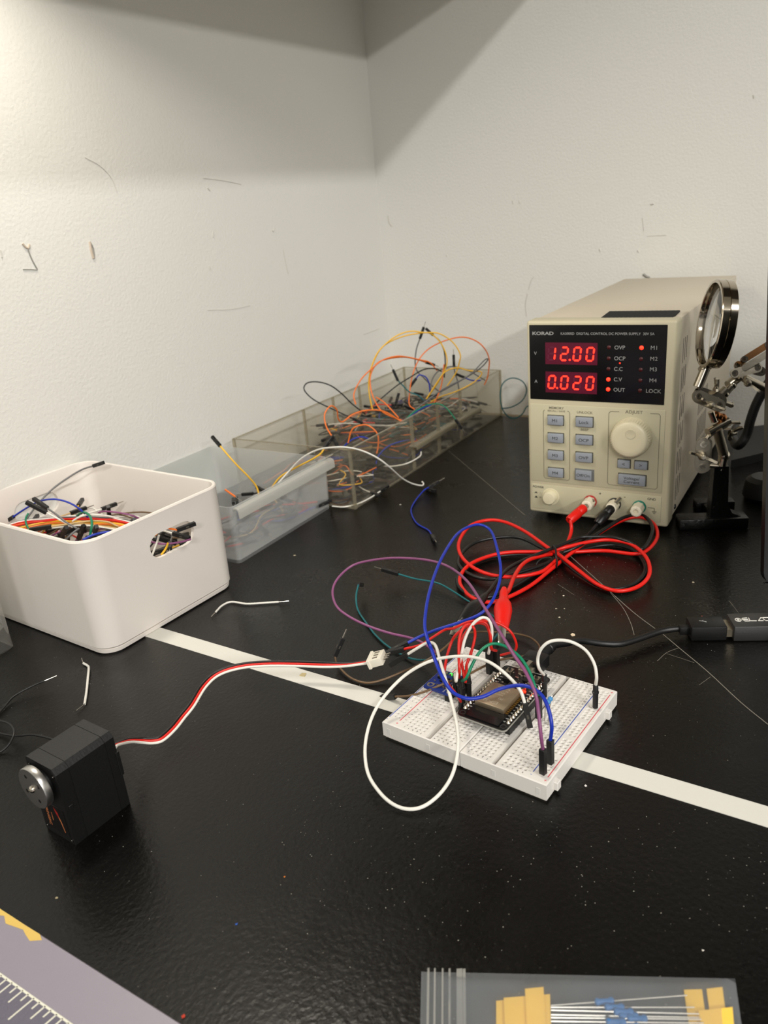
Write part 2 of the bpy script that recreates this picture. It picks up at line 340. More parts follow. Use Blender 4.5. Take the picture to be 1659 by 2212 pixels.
MB().box(.1, 10.45, -.03, .2, 9.95, 15.8, .04, 1).build('display_window', DM, psu)
MB().box(.1, 10.58, -.04, .2, 3.05, 9.58, .05, 2).build('control_panel', BEI2, psu)
MB().box(.15, 10.58, -.04, .2, .6, 2.78, .05, 2).build('terminal_panel', BEI2, psu)
M_SILV = mat('grey_print', (150, 150, 148), .5); M_DKP = mat('dark_print', (45, 45, 42), .5); M_LGP = mat('taupe_print', (120, 115, 98), .5)
m_ = MB(); m_.text('KORAD', .34, xz(.36, -.035, 15.15), 'LEFT', .03, xs=1.45); m_.build('logo', M_SILV, psu)
m_ = MB(); m_.text('KA3005D  DIGITAL CONTROL DC POWER SUPPLY  30V 5A', .26, xz(2.62, -.035, 15.14), 'LEFT', .004, xs=1.02)
m_.build('title_print', M_SILV, psu)
m_ = MB(); m_.text('V', .36, xz(.6, -.035, 13.6)); m_.build('volt_letter', M_SILV, psu)
m_ = MB(); m_.text('A', .36, xz(.62, -.035, 11.4)); m_.build('ampere_letter', M_SILV, psu)
m_ = MB()
for t, z in zip(('OVP', 'OCP', 'C.C', 'C.V', 'OUT'), (14.13, 13.33, 12.54, 11.75, 10.97)): m_.text(t, .41, xz(6.71, -.035, z), 'LEFT', .003)
for t, z in zip(('M1', 'M2', 'M3', 'M4'), (14.14, 13.35, 12.58, 11.77)): m_.text(t, .41, xz(9.58, -.035, z), 'CENTER', 0, spacing=1.1)
m_.text('LOCK', .41, xz(9.64, -.035, 10.97), 'CENTER', 0); m_.build('indicator_print', M_SILV, psu)
M_LOFF = mat('led_off', (72, 22, 24), .3); M_LON = mat('led_red_lit', (255, 40, 20), .4, emit=(255, 30, 14), es=7)
M_LC = mat('led_core', (255, 150, 120), .4, emit=(255, 110, 80), es=10)
for i, z in enumerate((14.15, 13.33, 12.54, 11.75, 10.99)):
    o = MB().lathe((6.32, -.02, z), (0, -1, 0), [(0, .15), (.04, .14), (.08, .07), (.09, 0)], 16).build('indicator_light', M_LON if i > 2 else M_LOFF, psu)
    if i > 2: tag(o, 'lit red indicator')
    o = MB().lathe((8.68, -.02, z), (0, -1, 0), [(0, .15), (.04, .14), (.08, .07), (.09, 0)], 16).build('indicator_light', M_LON if i == 0 else M_LOFF, psu)
    if i == 0: tag(o, 'lit red indicator')
MB().lathe((7.15, -.02, 13.0), (0, -1, 0), [(0, .06), (.03, .04), (.035, 0)], 10).build('indicator_light', M_LON, psu)
M_WIN = mat('readout_backing', (70, 12, 34), .25, emit=(120, 10, 40), es=.22); M_SEG = mat('readout_segment', (255, 60, 40), .4, emit=(255, 34, 20), es=4.0); M_SOFF = mat('readout_segment_off', (96, 26, 50), .3)
SEGS = {'0': 'abcdef', '1': 'bc', '2': 'abged', ' ': ''}
def digit(on, off, x, z, w_, h, ch, dim=True):
    t = .13; sh = .1
    def seg(k):
        hx, hz = w_/2, h/2; g = .035
        H = lambda zz: [(-hx+g+t/2, zz), (-hx+g+t, zz+t/2), (hx-g-t, zz+t/2), (hx-g-t/2, zz), (hx-g-t, zz-t/2), (-hx+g+t, zz-t/2)]
        Vv = lambda xx, a, b: [(xx, a+g), (xx+t/2, a+g+t/2), (xx+t/2, b-g-t/2), (xx, b-g), (xx-t/2, b-g-t/2), (xx-t/2, a+g+t/2)]
        return {'a': H(hz), 'g': H(0), 'd': H(-hz), 'b': Vv(hx-t/2, 0, hz), 'c': Vv(hx-t/2, -hz, 0), 'f': Vv(-hx+t/2, 0, hz), 'e': Vv(-hx+t/2, -hz, 0)}[k]
    for k in 'abcdefg':
        mbb = on if k in SEGS[ch] else off
        if mbb is None: continue
        q = [(a+b*sh+x, -.065, b+z) for a, b in seg(k)]
        mbb.add(q, [tuple(range(6))]); 
for (z, h, s, dot, wz) in ((13.62, .98, ['1', '2', '0', '0'], 1, (12.8, 14.47)), (11.4, .98, ['0', '0', '2', '0'], 0, (10.57, 12.22))):
    wd = MB().box(1.41, 5.47, -.045, 0, wz[0], wz[1]).build('readout', M_WIN, psu)
    on, off = MB(), MB()
    for i, ch in enumerate(s):
        x = 1.93+i*1.0; digit(on, off, x, z, .64, h, ch)
        if i == dot: on.lathe((x+.42, -.06, z-.46), (0, -1, 0), [(0, .08), (.006, 0)], 10)
    on.build('digits', M_SEG, wd); off.build('unlit_segments', M_SOFF, wd)
# buttons
M_BTN = mat('grey_button', (142, 148, 156), .5); M_REC = mat('button_well', (72, 68, 56), .7)
def button(x0, x1, z0, z1, lines, sz, frame_=None):
    MB().box(x0-.06, x1+.06, -.045, 0, z0-.06, z1+.06).build('button_well', M_REC, psu)
    b = MB().box(x0, x1, -.28, 0, z0, z1, .06, 2).build('button', M_BTN, psu)
    m_ = MB()
    for i, t in enumerate(lines): m_.text(t, sz, xz((x0+x1)/2, -.284, (z0+z1)/2+(len(lines)-1)*sz*.45-i*sz*.9), 'CENTER', 0, xs=1.12)
    m_.build('button_print', M_DKP, b)
for t, z0 in (('M1', 7.98), ('M2', 6.53), ('M3', 5.09), ('M4', 3.6)): button(1.6, 2.85, z0, z0+.73, [t], .36)
for t, z0 in (('Lock', 7.98), ('OCP', 6.53), ('OVP', 5.09)): button(3.89, 5.2, z0, z0+.75, [t], .36)
MB().box(3.76, 5.38, -.05, 0, 3.45, 4.5, .03, 1).build('button_frame', mat('grey_frame', (112, 114, 112), .5), psu)
button(3.9, 5.18, 3.58, 4.38, ['Off/On'], .34)
button(7.22, 8.14, 4.9, 5.53, ['<'], .4); button(8.5, 9.45, 4.9, 5.53, ['>'], .4); button(7.3, 9.36, 3.55, 4.38, ['Voltage/', 'Current'], .33)
def outline(m_, pts, r=.022, closed=False, y=-.045):
    q = [(a, y, b) for a, b in pts]
    for i in range(len(q)-1): m_.cyl(q[i], q[i+1], r, n=6)
m_ = MB()
outline(m_, [(1.3, 9.13), (1.2, 9.0), (1.2, 3.5), (1.3, 3.38), (3.25, 3.38), (3.36, 3.5), (3.36, 9.0), (3.25, 9.13), (3.15, 9.13)])
outline(m_, [(7.2, 9.3), (6.55, 9.3), (6.42, 9.15), (6.42, 3.5), (6.55, 3.36), (10.1, 3.36), (10.22, 3.5), (10.22, 9.15), (10.1, 9.3), (9.5, 9.3)])
m_.text('MEMORY', .27, xz(2.27, -.045, 9.33), 'CENTER', .015, xs=1.1); m_.text('RECALL / SAVE', .2, xz(2.27, -.045, 9.08), 'CENTER', .01, xs=1.1)
m_.text('UNLOCK', .27, xz(4.54, -.045, 9.08), 'CENTER', .015, xs=1.1); m_.text('BEEP', .27, xz(4.54, -.045, 7.7), 'CENTER', .015, xs=1.1); m_.text('ADJUST', .34, xz(8.3, -.045, 9.32), 'CENTER', .015, xs=1.1)
m_.build('panel_print', M_LGP, psu)
m_ = MB(); m_.text('POWER', .25, xz(.22, -.045, 2.53), 'LEFT', .01, xs=1.1)
for zz, up in ((2.03, 1), (1.62, 0)):
    m_.box(.35, .65, -.046, -.04, zz-.06, zz-.02); m_.box(.43, .57, -.046, -.04, zz-.02, zz+.06+.04*(1-up)); m_.text('1' if up else 'O', .18, xz(.85, -.045, zz))
m_.text('+', .4, xz(5.85, -.045, 2.5)); m_.text('-', .5, xz(7.8, -.045, 2.48)); m_.text('GND', .26, xz(9.85, -.045, 2.5), 'CENTER', .01, xs=1.1)
outline(m_, [(9.6, 1.78), (10.08, 1.78), (10.08, 1.5)], .02); outline(m_, [(9.9, 1.5), (10.26, 1.5)], .02); outline(m_, [(9.96, 1.41), (10.2, 1.41)], .02); outline(m_, [(10.02, 1.33), (10.14, 1.33)], .02)
m_.build('terminal_print', M_DKP, psu)
# knob
kb = MB(); KX, KZ = 8.2, 7.4; n = 96; prof = [(0, 1.53, 0), (.2, 1.53, .05), (.7, 1.45, .08), (.92, 1.41, .07), (1.0, 1.3, .02), (1.05, 1.2, 0), (1.06, .9, 0), (1.06, 0.0, 0)]
vs = []; fs = []
for (h, r, g) in prof:
    for i in range(n):
        t = 2*math.pi*i/n; rr = r-(g if i % 2 else 0); vs.append((KX+math.cos(t)*rr, -h, KZ+math.sin(t)*rr))
for k in range(len(prof)-1):
    for i in range(n): fs.append((k*n+i, (k+1)*n+i, (k+1)*n+(i+1) % n, k*n+(i+1) % n))
kb.add(vs, fs); kn = kb.build('adjustment_knob', mat('cream_knob', (214, 206, 176), .35), psu, smoothang=50)
MB().lathe((KX+.12, -1.055, KZ+.5), (0, -1, 0), [(0, .4), (.03, .38), (.035, .34), (.015, .25), (.01, 0)], 28).build('finger_dimple', mat('cream_dimple', (205, 197, 168), .35), kn)
MB().lathe((1.76, -.02, 1.8), (0, -1, 0), [(0, .74), (.05, .72), (.05, .6), (.04, .56), (.5, .54), (.6, .48), (.63, .3), (.64, 0)], 32).build('power_button', mat('cream_knob', (214, 206, 176), .35), psu)
# terminals
def terminal(x, name, ring):
    r_ = MB().lathe((x, -.02, 1.78), (0, -1, 0), [(0, .52), (.16, .52), (.2, .48), (.2, .3)], 28).build('terminal_ring', ring, psu)
    kb = MB(); n = 32; vs = []; fs = []
    for (h, r, g) in [(.2, .46, .03), (.9, .46, .035), (1.15, .44, .02), (1.2, .36, 0), (1.2, .2, 0), (1.0, .18, 0), (1.0, 0, 0)]:
        for i in range(n): t = 2*math.pi*i/n; rr = r-(g if (i//2) % 2 else 0); vs.append((x+math.cos(t)*rr, -h, 1.78+math.sin(t)*rr))
    for k in range(6):
        for i in range(n): fs.append((k*n+i, (k+1)*n+i, (k+1)*n+(i+1) % n, k*n+(i+1) % n))
    kb.add(vs, fs).build('terminal_post', mat('cream_post', (226, 218, 196), .4), psu)
terminal(5.09, 'red', mat('ring_red', (170, 20, 18), .4)); terminal(7.02, 'black', mat('ring_black', (28, 28, 28), .4)); terminal(8.95, 'green', mat('ring_green', (0, 120, 100), .4))
# side vents
m_ = MB()
for d in (3.05, 3.7, 4.35):
    for k in range(6): z1 = 14.3-k*2.2; m_.box(10.98, 11.012, d-.06, d+.06, z1-1.85+.15*(d-3), z1)
for d in [11.2+.65*i for i in range(7)]:
    for k in range(3): z1 = 8.2-k*2.3; m_.box(10.98, 11.012, d-.07, d+.07, z1-1.9, z1)
m_.build('vent_slots', mat('vent_dark', (14, 13, 12), .8), psu)
MB().lathe((10.99, 3.0, .9), (1, 0, 0), [(0, .22), (.08, .2), (.12, .1), (.12, 0)], 16).build('screw', M_BLK, psu)
# woven hook tape on the top
m_ = MB(); nn = 34; pts = []
x0, x1 = 5.3, 10.5
top = [(x0+(x1-x0)*i/nn, 1.35+(.06 if i % 2 else 0)) for i in range(nn+1)]; bot = [(x0-.25+(x1-x0)*i/nn+.1*i/nn, 4.55+(.06 if i % 2 else 0)) for i in range(nn, -1, -1)]
m_.prism(top+bot, 16.01, 16.12); m_.build('hook_tape', mat('black_woven_tape', (24, 24, 24), .9, bump=.8, bscale=900), psu)

# ================================================================== WHITE BOX
WB = Vector((-18.2, 43.3, 0)); WY = R(54)
WP = mat('white_moulded_plastic', (219, 212, 204), .5, bump=.02, bscale=300)
def rrect(x0, x1, y0, y1, r, n=6):
    out = []
    for (cx, cy, a) in ((x1-r, y1-r, 0), (x0+r, y1-r, 90), (x0+r, y0+r, 180), (x1-r, y0+r, 270)):
        for i in range(n+1): t = R(a+90*i/n); out.append((cx+r*math.cos(t), cy+r*math.sin(t)))
    return out
def tray(profile_out, profile_in, name, mt, parent, x1, y1, r, seg=8):
    """stack of rounded rectangles: (inset, z) going up outside then down inside"""
    m_ = MB(); rings = []
    for (ins, z) in profile_out+profile_in:
        q = rrect(ins, x1-ins, ins, y1-ins, max(r-ins, .05), seg); rings.append(len(m_.v)); m_.v += [Vector((a, b, z)) for a, b in q]
    n = 4*(seg+1)
    for k in range(len(rings)-1):
        for i in range(n): m_.f.append((rings[k]+i, rings[k]+(i+1) % n, rings[k+1]+(i+1) % n, rings[k+1]+i)); m_.m.append(0)
    m_.f.append(tuple(reversed(range(rings[0], rings[0]+n)))); m_.m.append(0); m_.f.append(tuple(range(rings[-1], rings[-1]+n))); m_.m.append(0)
    return m_.build(name, mt, parent)
wb = thing('storage_box', 'white plastic storage box with oval hand holes full of jumper wires', 'box', WB, WY)
po = [(.36, 0), (.26, .07), (.22, .33), (.3, .36), (.2, .42), (.13, .5), (.0, 7.75), (-.02, 7.9), (.04, 8.0), (.16, 8.02)]
pi_ = [(.24, 7.98), (.28, 7.85), (.42, .6), (.7, .4)]
bx = tray(po, pi_, 'box_body', WP, wb, 12.0, 16.0, 1.5)
cut = MB()
def stadium(x0, x1, z0, z1, n=10):
    r = (z1-z0)/2; zc = (z0+z1)/2; o = []
    for i in range(n+1): t = R(-90+180*i/n); o.append((x1-r+r*math.cos(t), zc+r*math.sin(t)))
    for i in range(n+1): t = R(90+180*i/n); o.append((x0+r+r*math.cos(t), zc+r*math.sin(t)))
    return o
for yy in ((-1, 1), (15, 17)):
    st = stadium(4.75, 8.6, 4.85, 6.55); n = len(st)
    cut.add([(a, yy[0], b) for a, b in st]+[(a, yy[1], b) for a, b in st], [tuple(range(n)), tuple(reversed(range(n, 2*n)))]+[(i, n+i, n+(i+1) % n, (i+1) % n) for i in range(n)])
co = cut.build('cutter', WP, flat=True); co.location = WB*CM; co.rotation_euler = (0, 0, WY)
md = bx.modifiers.new('b', 'BOOLEAN'); md.operation = 'DIFFERENCE'; md.object = co; md.solver = 'EXACT'
bpy.context.view_layer.update(); dg = bpy.context.evaluated_depsgraph_get(); me = bpy.data.meshes.new_from_object(bx.evaluated_get(dg)); bx.modifiers.clear(); bx.data = me; bpy.data.objects.remove(co)
# ================================================================== FROSTED BIN + CLEAR ORGANIZER
FB = Vector((-11.63, 56.07, 0)); FY = R(57.4)
FROST = clear_mat('frosted_plastic', (248, 249, 248), milky=.27, milkc=(236, 238, 238), rough=.3)
FROST2 = clear_mat('frosted_rim_plastic', (235, 235, 232), milky=.6, milkc=(228, 228, 222), rough=.3)
FBX = None
fb = thing('frosted_bin', 'frosted translucent bin with a curved lip, wedged between white box and organizer', 'bin', FB, FY)
tray([(.25, 0), (.2, .1), (0, 4.85)], [(.12, 4.85), (.3, .25)], 'bin_body', FROST, fb, 13.2, 13.9, .6, 5)
m_ = MB(); q = [(.0, 4.75), (-.25, 4.8), (-.5, 4.7), (-.6, 4.45), (-.6, 3.95), (-.52, 3.95), (-.5, 4.4), (-.42, 4.62), (-.25, 4.7), (0, 4.62)]
n = len(q); m_.add([(0.2, a, b) for a, b in q]+[(13.2, a, b) for a, b in q], [(i, (i+1) % n, n+(i+1) % n, n+i) for i in range(n)]+[tuple(reversed(range(n))), tuple(range(n, 2*n))])
m_.build('bin_lip', FROST2, fb)
OG = Vector((-2.88, 65.7, 0)); OY = R(57.1)
CLR = clear_mat('clear_acrylic', (250, 249, 246), milky=.045, milkc=(225, 220, 205)); EDG = clear_mat('acrylic_edge', (228, 224, 212), milky=.3, milkc=(205, 198, 178), rough=.15)
og = thing('clear_organizer', 'long clear plastic organizer with dividers, overflowing with jumper wires', 'organizer', OG, OY)
X0 = .5
OL, OW, OH, T = 34.0, 13.5, 5.6, .16
MB().box(X0, OL, 0, OW, 0, .2).build('base', CLR, og)
for (a, b, c, d) in ((X0, OL, 0, T), (X0, OL, OW-T, OW), (X0, X0+T, T, OW-T), (OL-T, OL, T, OW-T)): MB().box(a, b, c, d, .2, OH).build('side_panel', CLR, og)
for x in (11.8, 17.4, 22.9): MB().box(x, x+T, T, OW-T, .2, 4.6 if x > 12 else 5.2).build('divider', CLR, og)
MB().box(X0+T, 11.8, 5.2, 5.2+T, .2, 3.4).build('divider', CLR, og)
m_ = MB()
for (a, b) in ((X0+.12, 0), (X0+.12, OW), (OL, 0), (OL, OW)): m_.box(a-.12, a+.12, b-.12, b+.12, 0, OH)
m_.box(X0, OL, -.03, T, OH-.03, OH+.06); m_.box(X0, OL, OW-T, OW+.03, OH-.03, OH+.06); m_.box(X0, X0+T, 0, OW, OH-.03, OH+.06); m_.box(OL-T, OL+.03, 0, OW, OH-.03, OH+.06)
for x in (11.8, 17.4, 22.9): m_.box(x-.08, x+T+.08, -.05, .2, .1, OH); m_.box(x-.05, x+T+.05, OW-.2, OW+.02, .1, OH)
for z in (0, ): m_.box(X0, OL, -.06, .12, 0, .16); m_.box(X0, X0+.16, 0, OW, 0, .16)
m_.build('edge_ribs', EDG, og)
m_ = MB(); m_.box(10.9, 26.0, -1.0, 0, 2.75, 2.95, .06, 2); m_.box(10.9, 26.0, -1.0, -.85, 2.55, 3.15, .06, 2); m_.build('pull_ledge', EDG, og)
# thick clear container at the left edge
gc = thing('clear_container', 'thick clear acrylic container at the left edge beside the white box', 'container', P(37, 1398) , R(54))
GL = clear_mat('clear_thick_plastic', (240, 240, 238), milky=.16, milkc=(215, 212, 205), gloss=.5)
tray([(.1, 0), (.0, .12), (0, 9)], [(.06, 9.05), (.22, 9.0), (.24, 1.6), (.8, 1.0)], 'container_body', GL, gc, 6, 9, .5, 5)
gc.location = (P(36, 1398) - Vector((math.cos(R(54))*6.0, math.sin(R(54))*6.0, 0)))*CM

# ================================================================== JUMPER WIRES
def conn_mesh(p, d, L=1.4, s=.138, male=True, round_=False, up=(0, 0, 1)):
    m_ = MB(); F = frame(p, d, up)
    if round_:
        m_.lathe(p, d, [(0, 0), (0, .1), (.05, .13), (.4, .14), (.42, .17), (.5, .17), (.52, .14), (L, .135), (L, 0)], 12)
    else:
        m_.box(-s, s, -s, s, 0, L, .02, 1, M=F)
        m_.box(-s-.004, -s+.01, -.045, .045, L*.45, L*.62, M=F, mi=1); m_.box(-.045, .045, s-.01, s+.004, L*.45, L*.62, M=F, mi=1)
    return m_
def jumper(label, pts, color, ends=('M', 'M'), cat='jumper wire', group=None, r=.07, name='jumper_wire', detail=True, dirs=(None, None), L=1.35, seg=5):
    z0 = min(p.z for p in pts); org = Vector((sum(p.x for p in pts)/len(pts), sum(p.y for p in pts)/len(pts), z0))
    t = thing(name, label, cat, org, 0, group)
    MB().tube(pts, r, 8 if detail else 6, samples=seg).build('cable', WIRE[color], t, origin=org, smoothang=80)
    for k in (0, 1):
        e = ends[k]
        if not e: continue
        a, b = (pts[0], pts[1]) if k == 0 else (pts[-1], pts[-2])
        d = Vector(dirs[k]).normalized() if dirs[k] else (a-b).normalized()
        if e == 'B':
            MB().tube([a-d*.1, a+d*.35, a+d*.7+Vector((.02, .02, 0))], .03, 5).build('stripped_end', M_PIN, t, origin=org); continue
        c = conn_mesh(a-d*.05, d, L, round_=(e == 'R')).build('connector', [M_CONN, mat('socket_slot', (70, 66, 60), .4)], t, origin=org)
        if e == 'M':
            MB().box(-.03, .03, -.03, .03, L-.06, L+.6, M=frame(a-d*.05, d)).build('pin', M_PIN, c, origin=org)
    return t
DN = (0, 0, -1)
# --- wires plugged into the boards -------------------------------------------------
BDO = Vector((-1.06, 33.2, 0)); BY = R(-38.6)
BXX = Vector((math.cos(BY), math.sin(BY), 0)); BYY = Vector((-math.sin(BY), math.cos(BY), 0))
def bd(x, y, z=.95): return BDO+BXX*x+BYY*y+Vector((0, 0, z))
def top_of(key, x, y, z): return tr(key, [(x, y, z)])[0]
ZT = 2.45
def snap(q, z=ZT): return Vector((q.x, q.y, z))
def plugged(key, x, y, base=.97):      # ground point of a connector standing on the board
    q = tr(key, [(x, y, base)])[0]; return q
a = plugged('B', 1125, 900); a.z = base_z = .97+1.4
jumper('purple jumper wire looping wide to the left from the right-hand rail', [a]+tr('B', [(1112, 660, 3.2), (1095, 500, 4.2), (1075, 390, 4.9), (1015, 260, 5.5), (950, 165, 5.8), (885, 60, 6)])+tr('A', [(1050, 690, 6), (950, 540, 5.8), (830, 445, 5.2), (690, 400, 4.8), (500, 385, 4.3), (350, 395, 3.8), (200, 430, 3.3), (100, 510, 2.9), (57, 600, 2.5), (80, 700, 2.2), (160, 770, 2), (290, 835, 1.8), (430, 882, 1.7), (560, 912, 1.6), (650, 945, 1.5), (740, 1010, 1.4)]), 'purple', ('F', None), r=.082, dirs=(DN, None))
a = plugged('B', 1170, 843); a.z = base_z
jumper('thick blue jumper wire making the tall loop above the breadboards', [a]+tr('B', [(1178, 600, 3.2), (1160, 500, 3.8), (1120, 410, 4.2), (1050, 358, 4.3), (960, 345, 4.2), (850, 370, 4), (750, 415, 3.8), (650, 425, 3.8), (560, 380, 4), (490, 270, 4.6), (430, 110, 5.2)])+tr('A', [(685, 920, 5.6), (668, 820, 5.8), (690, 650, 6), (740, 480, 6), (800, 350, 6), (880, 230, 5.8), (960, 178, 5.6), (1040, 165, 5.4), (1110, 210, 5.2), (1150, 330, 5), (1172, 450, 4.7), (1160, 560, 4.4), (1110, 680, 4), (1030, 760, 3.6), (900, 812, 3.1), (750, 860, 2.7), (640, 905, 2.3), (552, 950, 2)]), 'blue', ('F', 'F'), r=.09, dirs=(DN, None), L=1.3)
a = tr('B', [(1012, 455, 2.5)])[0]
jumper('long white jumper wire whose round loop hangs off the front of the boards', [a]+tr('B', [(980, 370, 3.1), (900, 280, 3.6), (800, 205, 3.9), (700, 172, 4), (600, 165, 3.9), (480, 180, 3.6), (370, 220, 3.2), (250, 300, 2.6), (130, 430, 2), (60, 560, 1.5), (25, 720, 1), (40, 880, .6), (110, 1000, .35), (200, 1080, .2), (300, 1110, .2), (400, 1085, .3), (500, 1000, .6), (570, 880, 1.2), (600, 720, 1.7), (590, 580, 2), (560, 450, 2.3), (520, 300, 2.7), (490, 200, 2.9), (465, 110, 3), (440, 82, 2.9), (400, 85, 2.6), (340, 120, 2.2), (288, 152, 1.8)]), 'white', ('F', 'F'), r=.086, dirs=(tuple(tr('B', [(1047, 615, .98)])[0]-a), None), L=1.45)
a = plugged('B', 1133, 415); a.z = 2.3; b = plugged('B', 1447, 488); b.z = 2.35
jumper('white jumper wire arching from the controller board to the right-hand rail', [a]+tr('B', [(1100, 240, 3.2), (1092, 180, 3.7), (1112, 120, 4.3), (1160, 77, 4.7), (1230, 65, 4.8), (1310, 80, 4.7), (1390, 130, 4.2), (1440, 210, 3.6), (1455, 290, 3)])+[b], 'white', ('R', 'R'), r=.082, dirs=(DN, DN))
a = plugged('F', 500, 1990); a.z = 2.35; b = plugged('B', 1098, 560); b.z = 2.4
jumper('bright green jumper wire arching over the controller board', [a]+tr('B', [(650, 300, 3), (690, 210, 3.6), (740, 130, 4.1), (800, 90, 4.3), (860, 92, 4.3), (920, 120, 4.2), (990, 180, 3.9), (1045, 270, 3.4), (1080, 370, 2.9)])+[b], 'green', ('R', 'F'), r=.078, dirs=(DN, DN))
def cluster(px, py): q = plugged('F', px, py); q.z = 2.3; return q
W1 = cluster(375, 1850); R1 = cluster(450, 1920); R2 = cluster(612, 1880); K1 = cluster(1035, 1440); K1.z = 2.45; K2 = cluster(975, 1500); K2.z = 2.45
jumper('white jumper wire in a narrow hairpin beside the bunch of red wires', [W1]+tr('F', [(375, 1590, 2.6), (400, 1400, 3), (450, 1200, 3.4), (485, 1060, 3.8), (520, 880, 4.2), (590, 700, 4.6), (700, 540, 5), (800, 465, 5.1), (880, 448, 5.1), (960, 490, 5), (1008, 600, 4.7), (1018, 750, 4.2), (990, 920, 3.6), (960, 1080, 3)])+[K2], 'white', ('R', 'F'), r=.08, dirs=(DN, DN))
jumper('red jumper wire looping straight up between two neighbouring pins', [R1]+tr('F', [(435, 1400, 3.1), (425, 1150, 3.7), (430, 850, 4.4), (500, 640, 4.8), (600, 565, 4.9), (690, 630, 4.8), (715, 760, 4.4), (680, 950, 3.9), (620, 1150, 3.4), (560, 1320, 3), (580, 1500, 2.7)])+[R2], 'red', ('R', 'R'), r=.075, dirs=(DN, DN))
q = cluster(165, 1700); q.z = 2.1
jumper('red jumper wire coming out of the small blue sensor board', [q]+tr('F', [(165, 1390, 2.6), (215, 1130, 3.1), (300, 870, 3.7), (370, 760, 4.1), (450, 690, 4.3), (560, 610, 4.5), (700, 555, 4.6), (850, 555, 4.6), (940, 630, 4.4), (985, 800, 4), (1000, 1000, 3.4)])+[K1], 'red', (None, 'F'), r=.075, dirs=(None, DN))
q = cluster(545, 1800)
jumper('red jumper wire leaning right out of the bunch of red wires', [q]+tr('F', [(545, 1600, 2.6), (500, 1400, 2.9), (465, 1200, 3.3), (440, 1020, 3.7), (490, 820, 4.1), (600, 650, 4.5), (740, 545, 4.7), (870, 530, 4.8), (950, 600, 4.6), (990, 760, 4.2), (1012, 1000, 3.4)])+[K1+BXX*.27], 'red', ('R', 'F'), r=.075, dirs=(DN, DN))
q = tr('F', [(1120, 1135, 1.2)])[0]
jumper('red jumper wire running from the white servo plug in a wide hook', tr('A', [(528, 990, 1.9), (640, 962, 2.3), (720, 912, 2.7), (800, 862, 3.1)])+tr('F', [(330, 640, 3.5), (600, 525, 3.9), (900, 505, 4), (1150, 560, 3.8), (1350, 700, 3.4), (1450, 900, 2.7), (1430, 1040, 2.1), (1300, 1090, 1.6)])+[q], 'red', ('F', None), r=.075)
jumper('red jumper wire lying low against the sensor board pins', tr('F', [(215, 1600, 2), (300, 1720, 2.3), (400, 1850, 2.3), (460, 1960, 1.4)]), 'red', (None, 'R'), r=.07, dirs=(None, DN))
jumper('brown jumper wire winding behind the boards with its pin raised at the left', tr('A', [(72, 1030, .6), (85, 1085, .2), (150, 1160, .12), (220, 1200, .1), (300, 1213, .1), (400, 1190, .15), (520, 1140, .4), (620, 1098, .8), (720, 1040, 1.2), (800, 980, 1.3), (870, 920, 1), (960, 882, .6), (1060, 872, .3), (1180, 880, .2), (1290, 890, .2), (1380, 920, .3), (1430, 975, .6), (1400, 1020, .9), (1300, 1040, 1), (1150, 1066, 1.1), (1020, 1125, 1.2), (900, 1190, 1.3)]), 'brown', ('M', None), r=.065, dirs=(tuple(tr('A', [(140, 880, 1.9)])[0]-tr('A', [(72, 1030, .6)])[0]), None), L=1.2)
jumper('brown jumper wire with its plug lying on the white tape', tr('A', [(470, 1305, .35), (560, 1300, .8), (660, 1275, 1.2), (790, 1222, 1.6), (860, 1195, 1.5)]), 'brown', ('M', None), r=.065)
jumper('dark green jumper wire with its square socket standing up, left of the leads', tr('A', [(228, 562, .9), (213, 640, .5), (225, 730, .1), (290, 830, .1), (350, 905, .1), (430, 975, .1), (540, 1038, .1), (620, 1060, .2), (700, 1060, .4)]), 'teal', ('F', None), r=.065, dirs=(tuple(tr('A', [(265, 565, .3)])[0]-tr('A', [(225, 562, .9)])[0]), None), L=.8)
jumper('dark green jumper wire with a raised pin pointing at the bench middle', tr('A', [(490, 490, .6), (600, 522, .4), (750, 550, .3), (850, 602, .25), (940, 660, .2), (1000, 695, .15), (1080, 740, .15), (1150, 800, .15), (1160, 870, .2), (1105, 950, .6)]), 'teal', ('M', None), r=.065)
jumper('short blue jumper wire lying alone on the bench before the organizer', tr('X', [(928, 1052, .5), (915, 1060, .2), (895, 1085, .08), (888, 1105, .08), (900, 1130, .08), (925, 1145, .08), (933, 1157, .2)]), 'blue', ('M', 'M'), r=.065, L=1.1)
jumper('black jumper plug lying crossed with the short blue wire on the bench', tr('X', [(913, 1054, .15), (921, 1056, .15)])[::-1], 'black', ('F', None), L=1.2)
jumper('white jumper wire arching from the frosted bin over the organizer rim to the bench', tr('C', [(-60, 1120, 2.5), (20, 1030, 3.6), (100, 950, 4.9), (200, 897, 5.8), (300, 880, 6.3), (400, 880, 6.3), (500, 903, 5.8), (600, 950, 5), (680, 1010, 3.9), (760, 1082, 2), (830, 1120, .8), (895, 1133, .2), (905, 1118, .3), (897, 1108, .5)]), 'white', (None, None), r=.075)
jumper('white cut wire with bare ends lying near the white box and the servo', tr('S', [(712, 208, .08), (745, 228, .08), (757, 250, .08), (748, 350, .08), (738, 450, .08), (722, 556, .08)]), 'white', ('B', 'B'), r=.075, cat='wire', name='cut_wire', dirs=(tuple(tr('S', [(690, 162, .08)])[0]-tr('S', [(712, 208, .08)])[0]), tuple(tr('S', [(665, 600, .08)])[0]-tr('S', [(722, 556, .08)])[0])))
jumper('white cut wire with bare ends lying right of the white box', tr('X', [(466, 1322, .08), (480, 1308, .1), (500, 1300, .1), (530, 1304, .1), (560, 1303, .1), (602, 1300, .1)]), 'white', ('B', 'B'), r=.07, cat='wire', name='cut_wire')
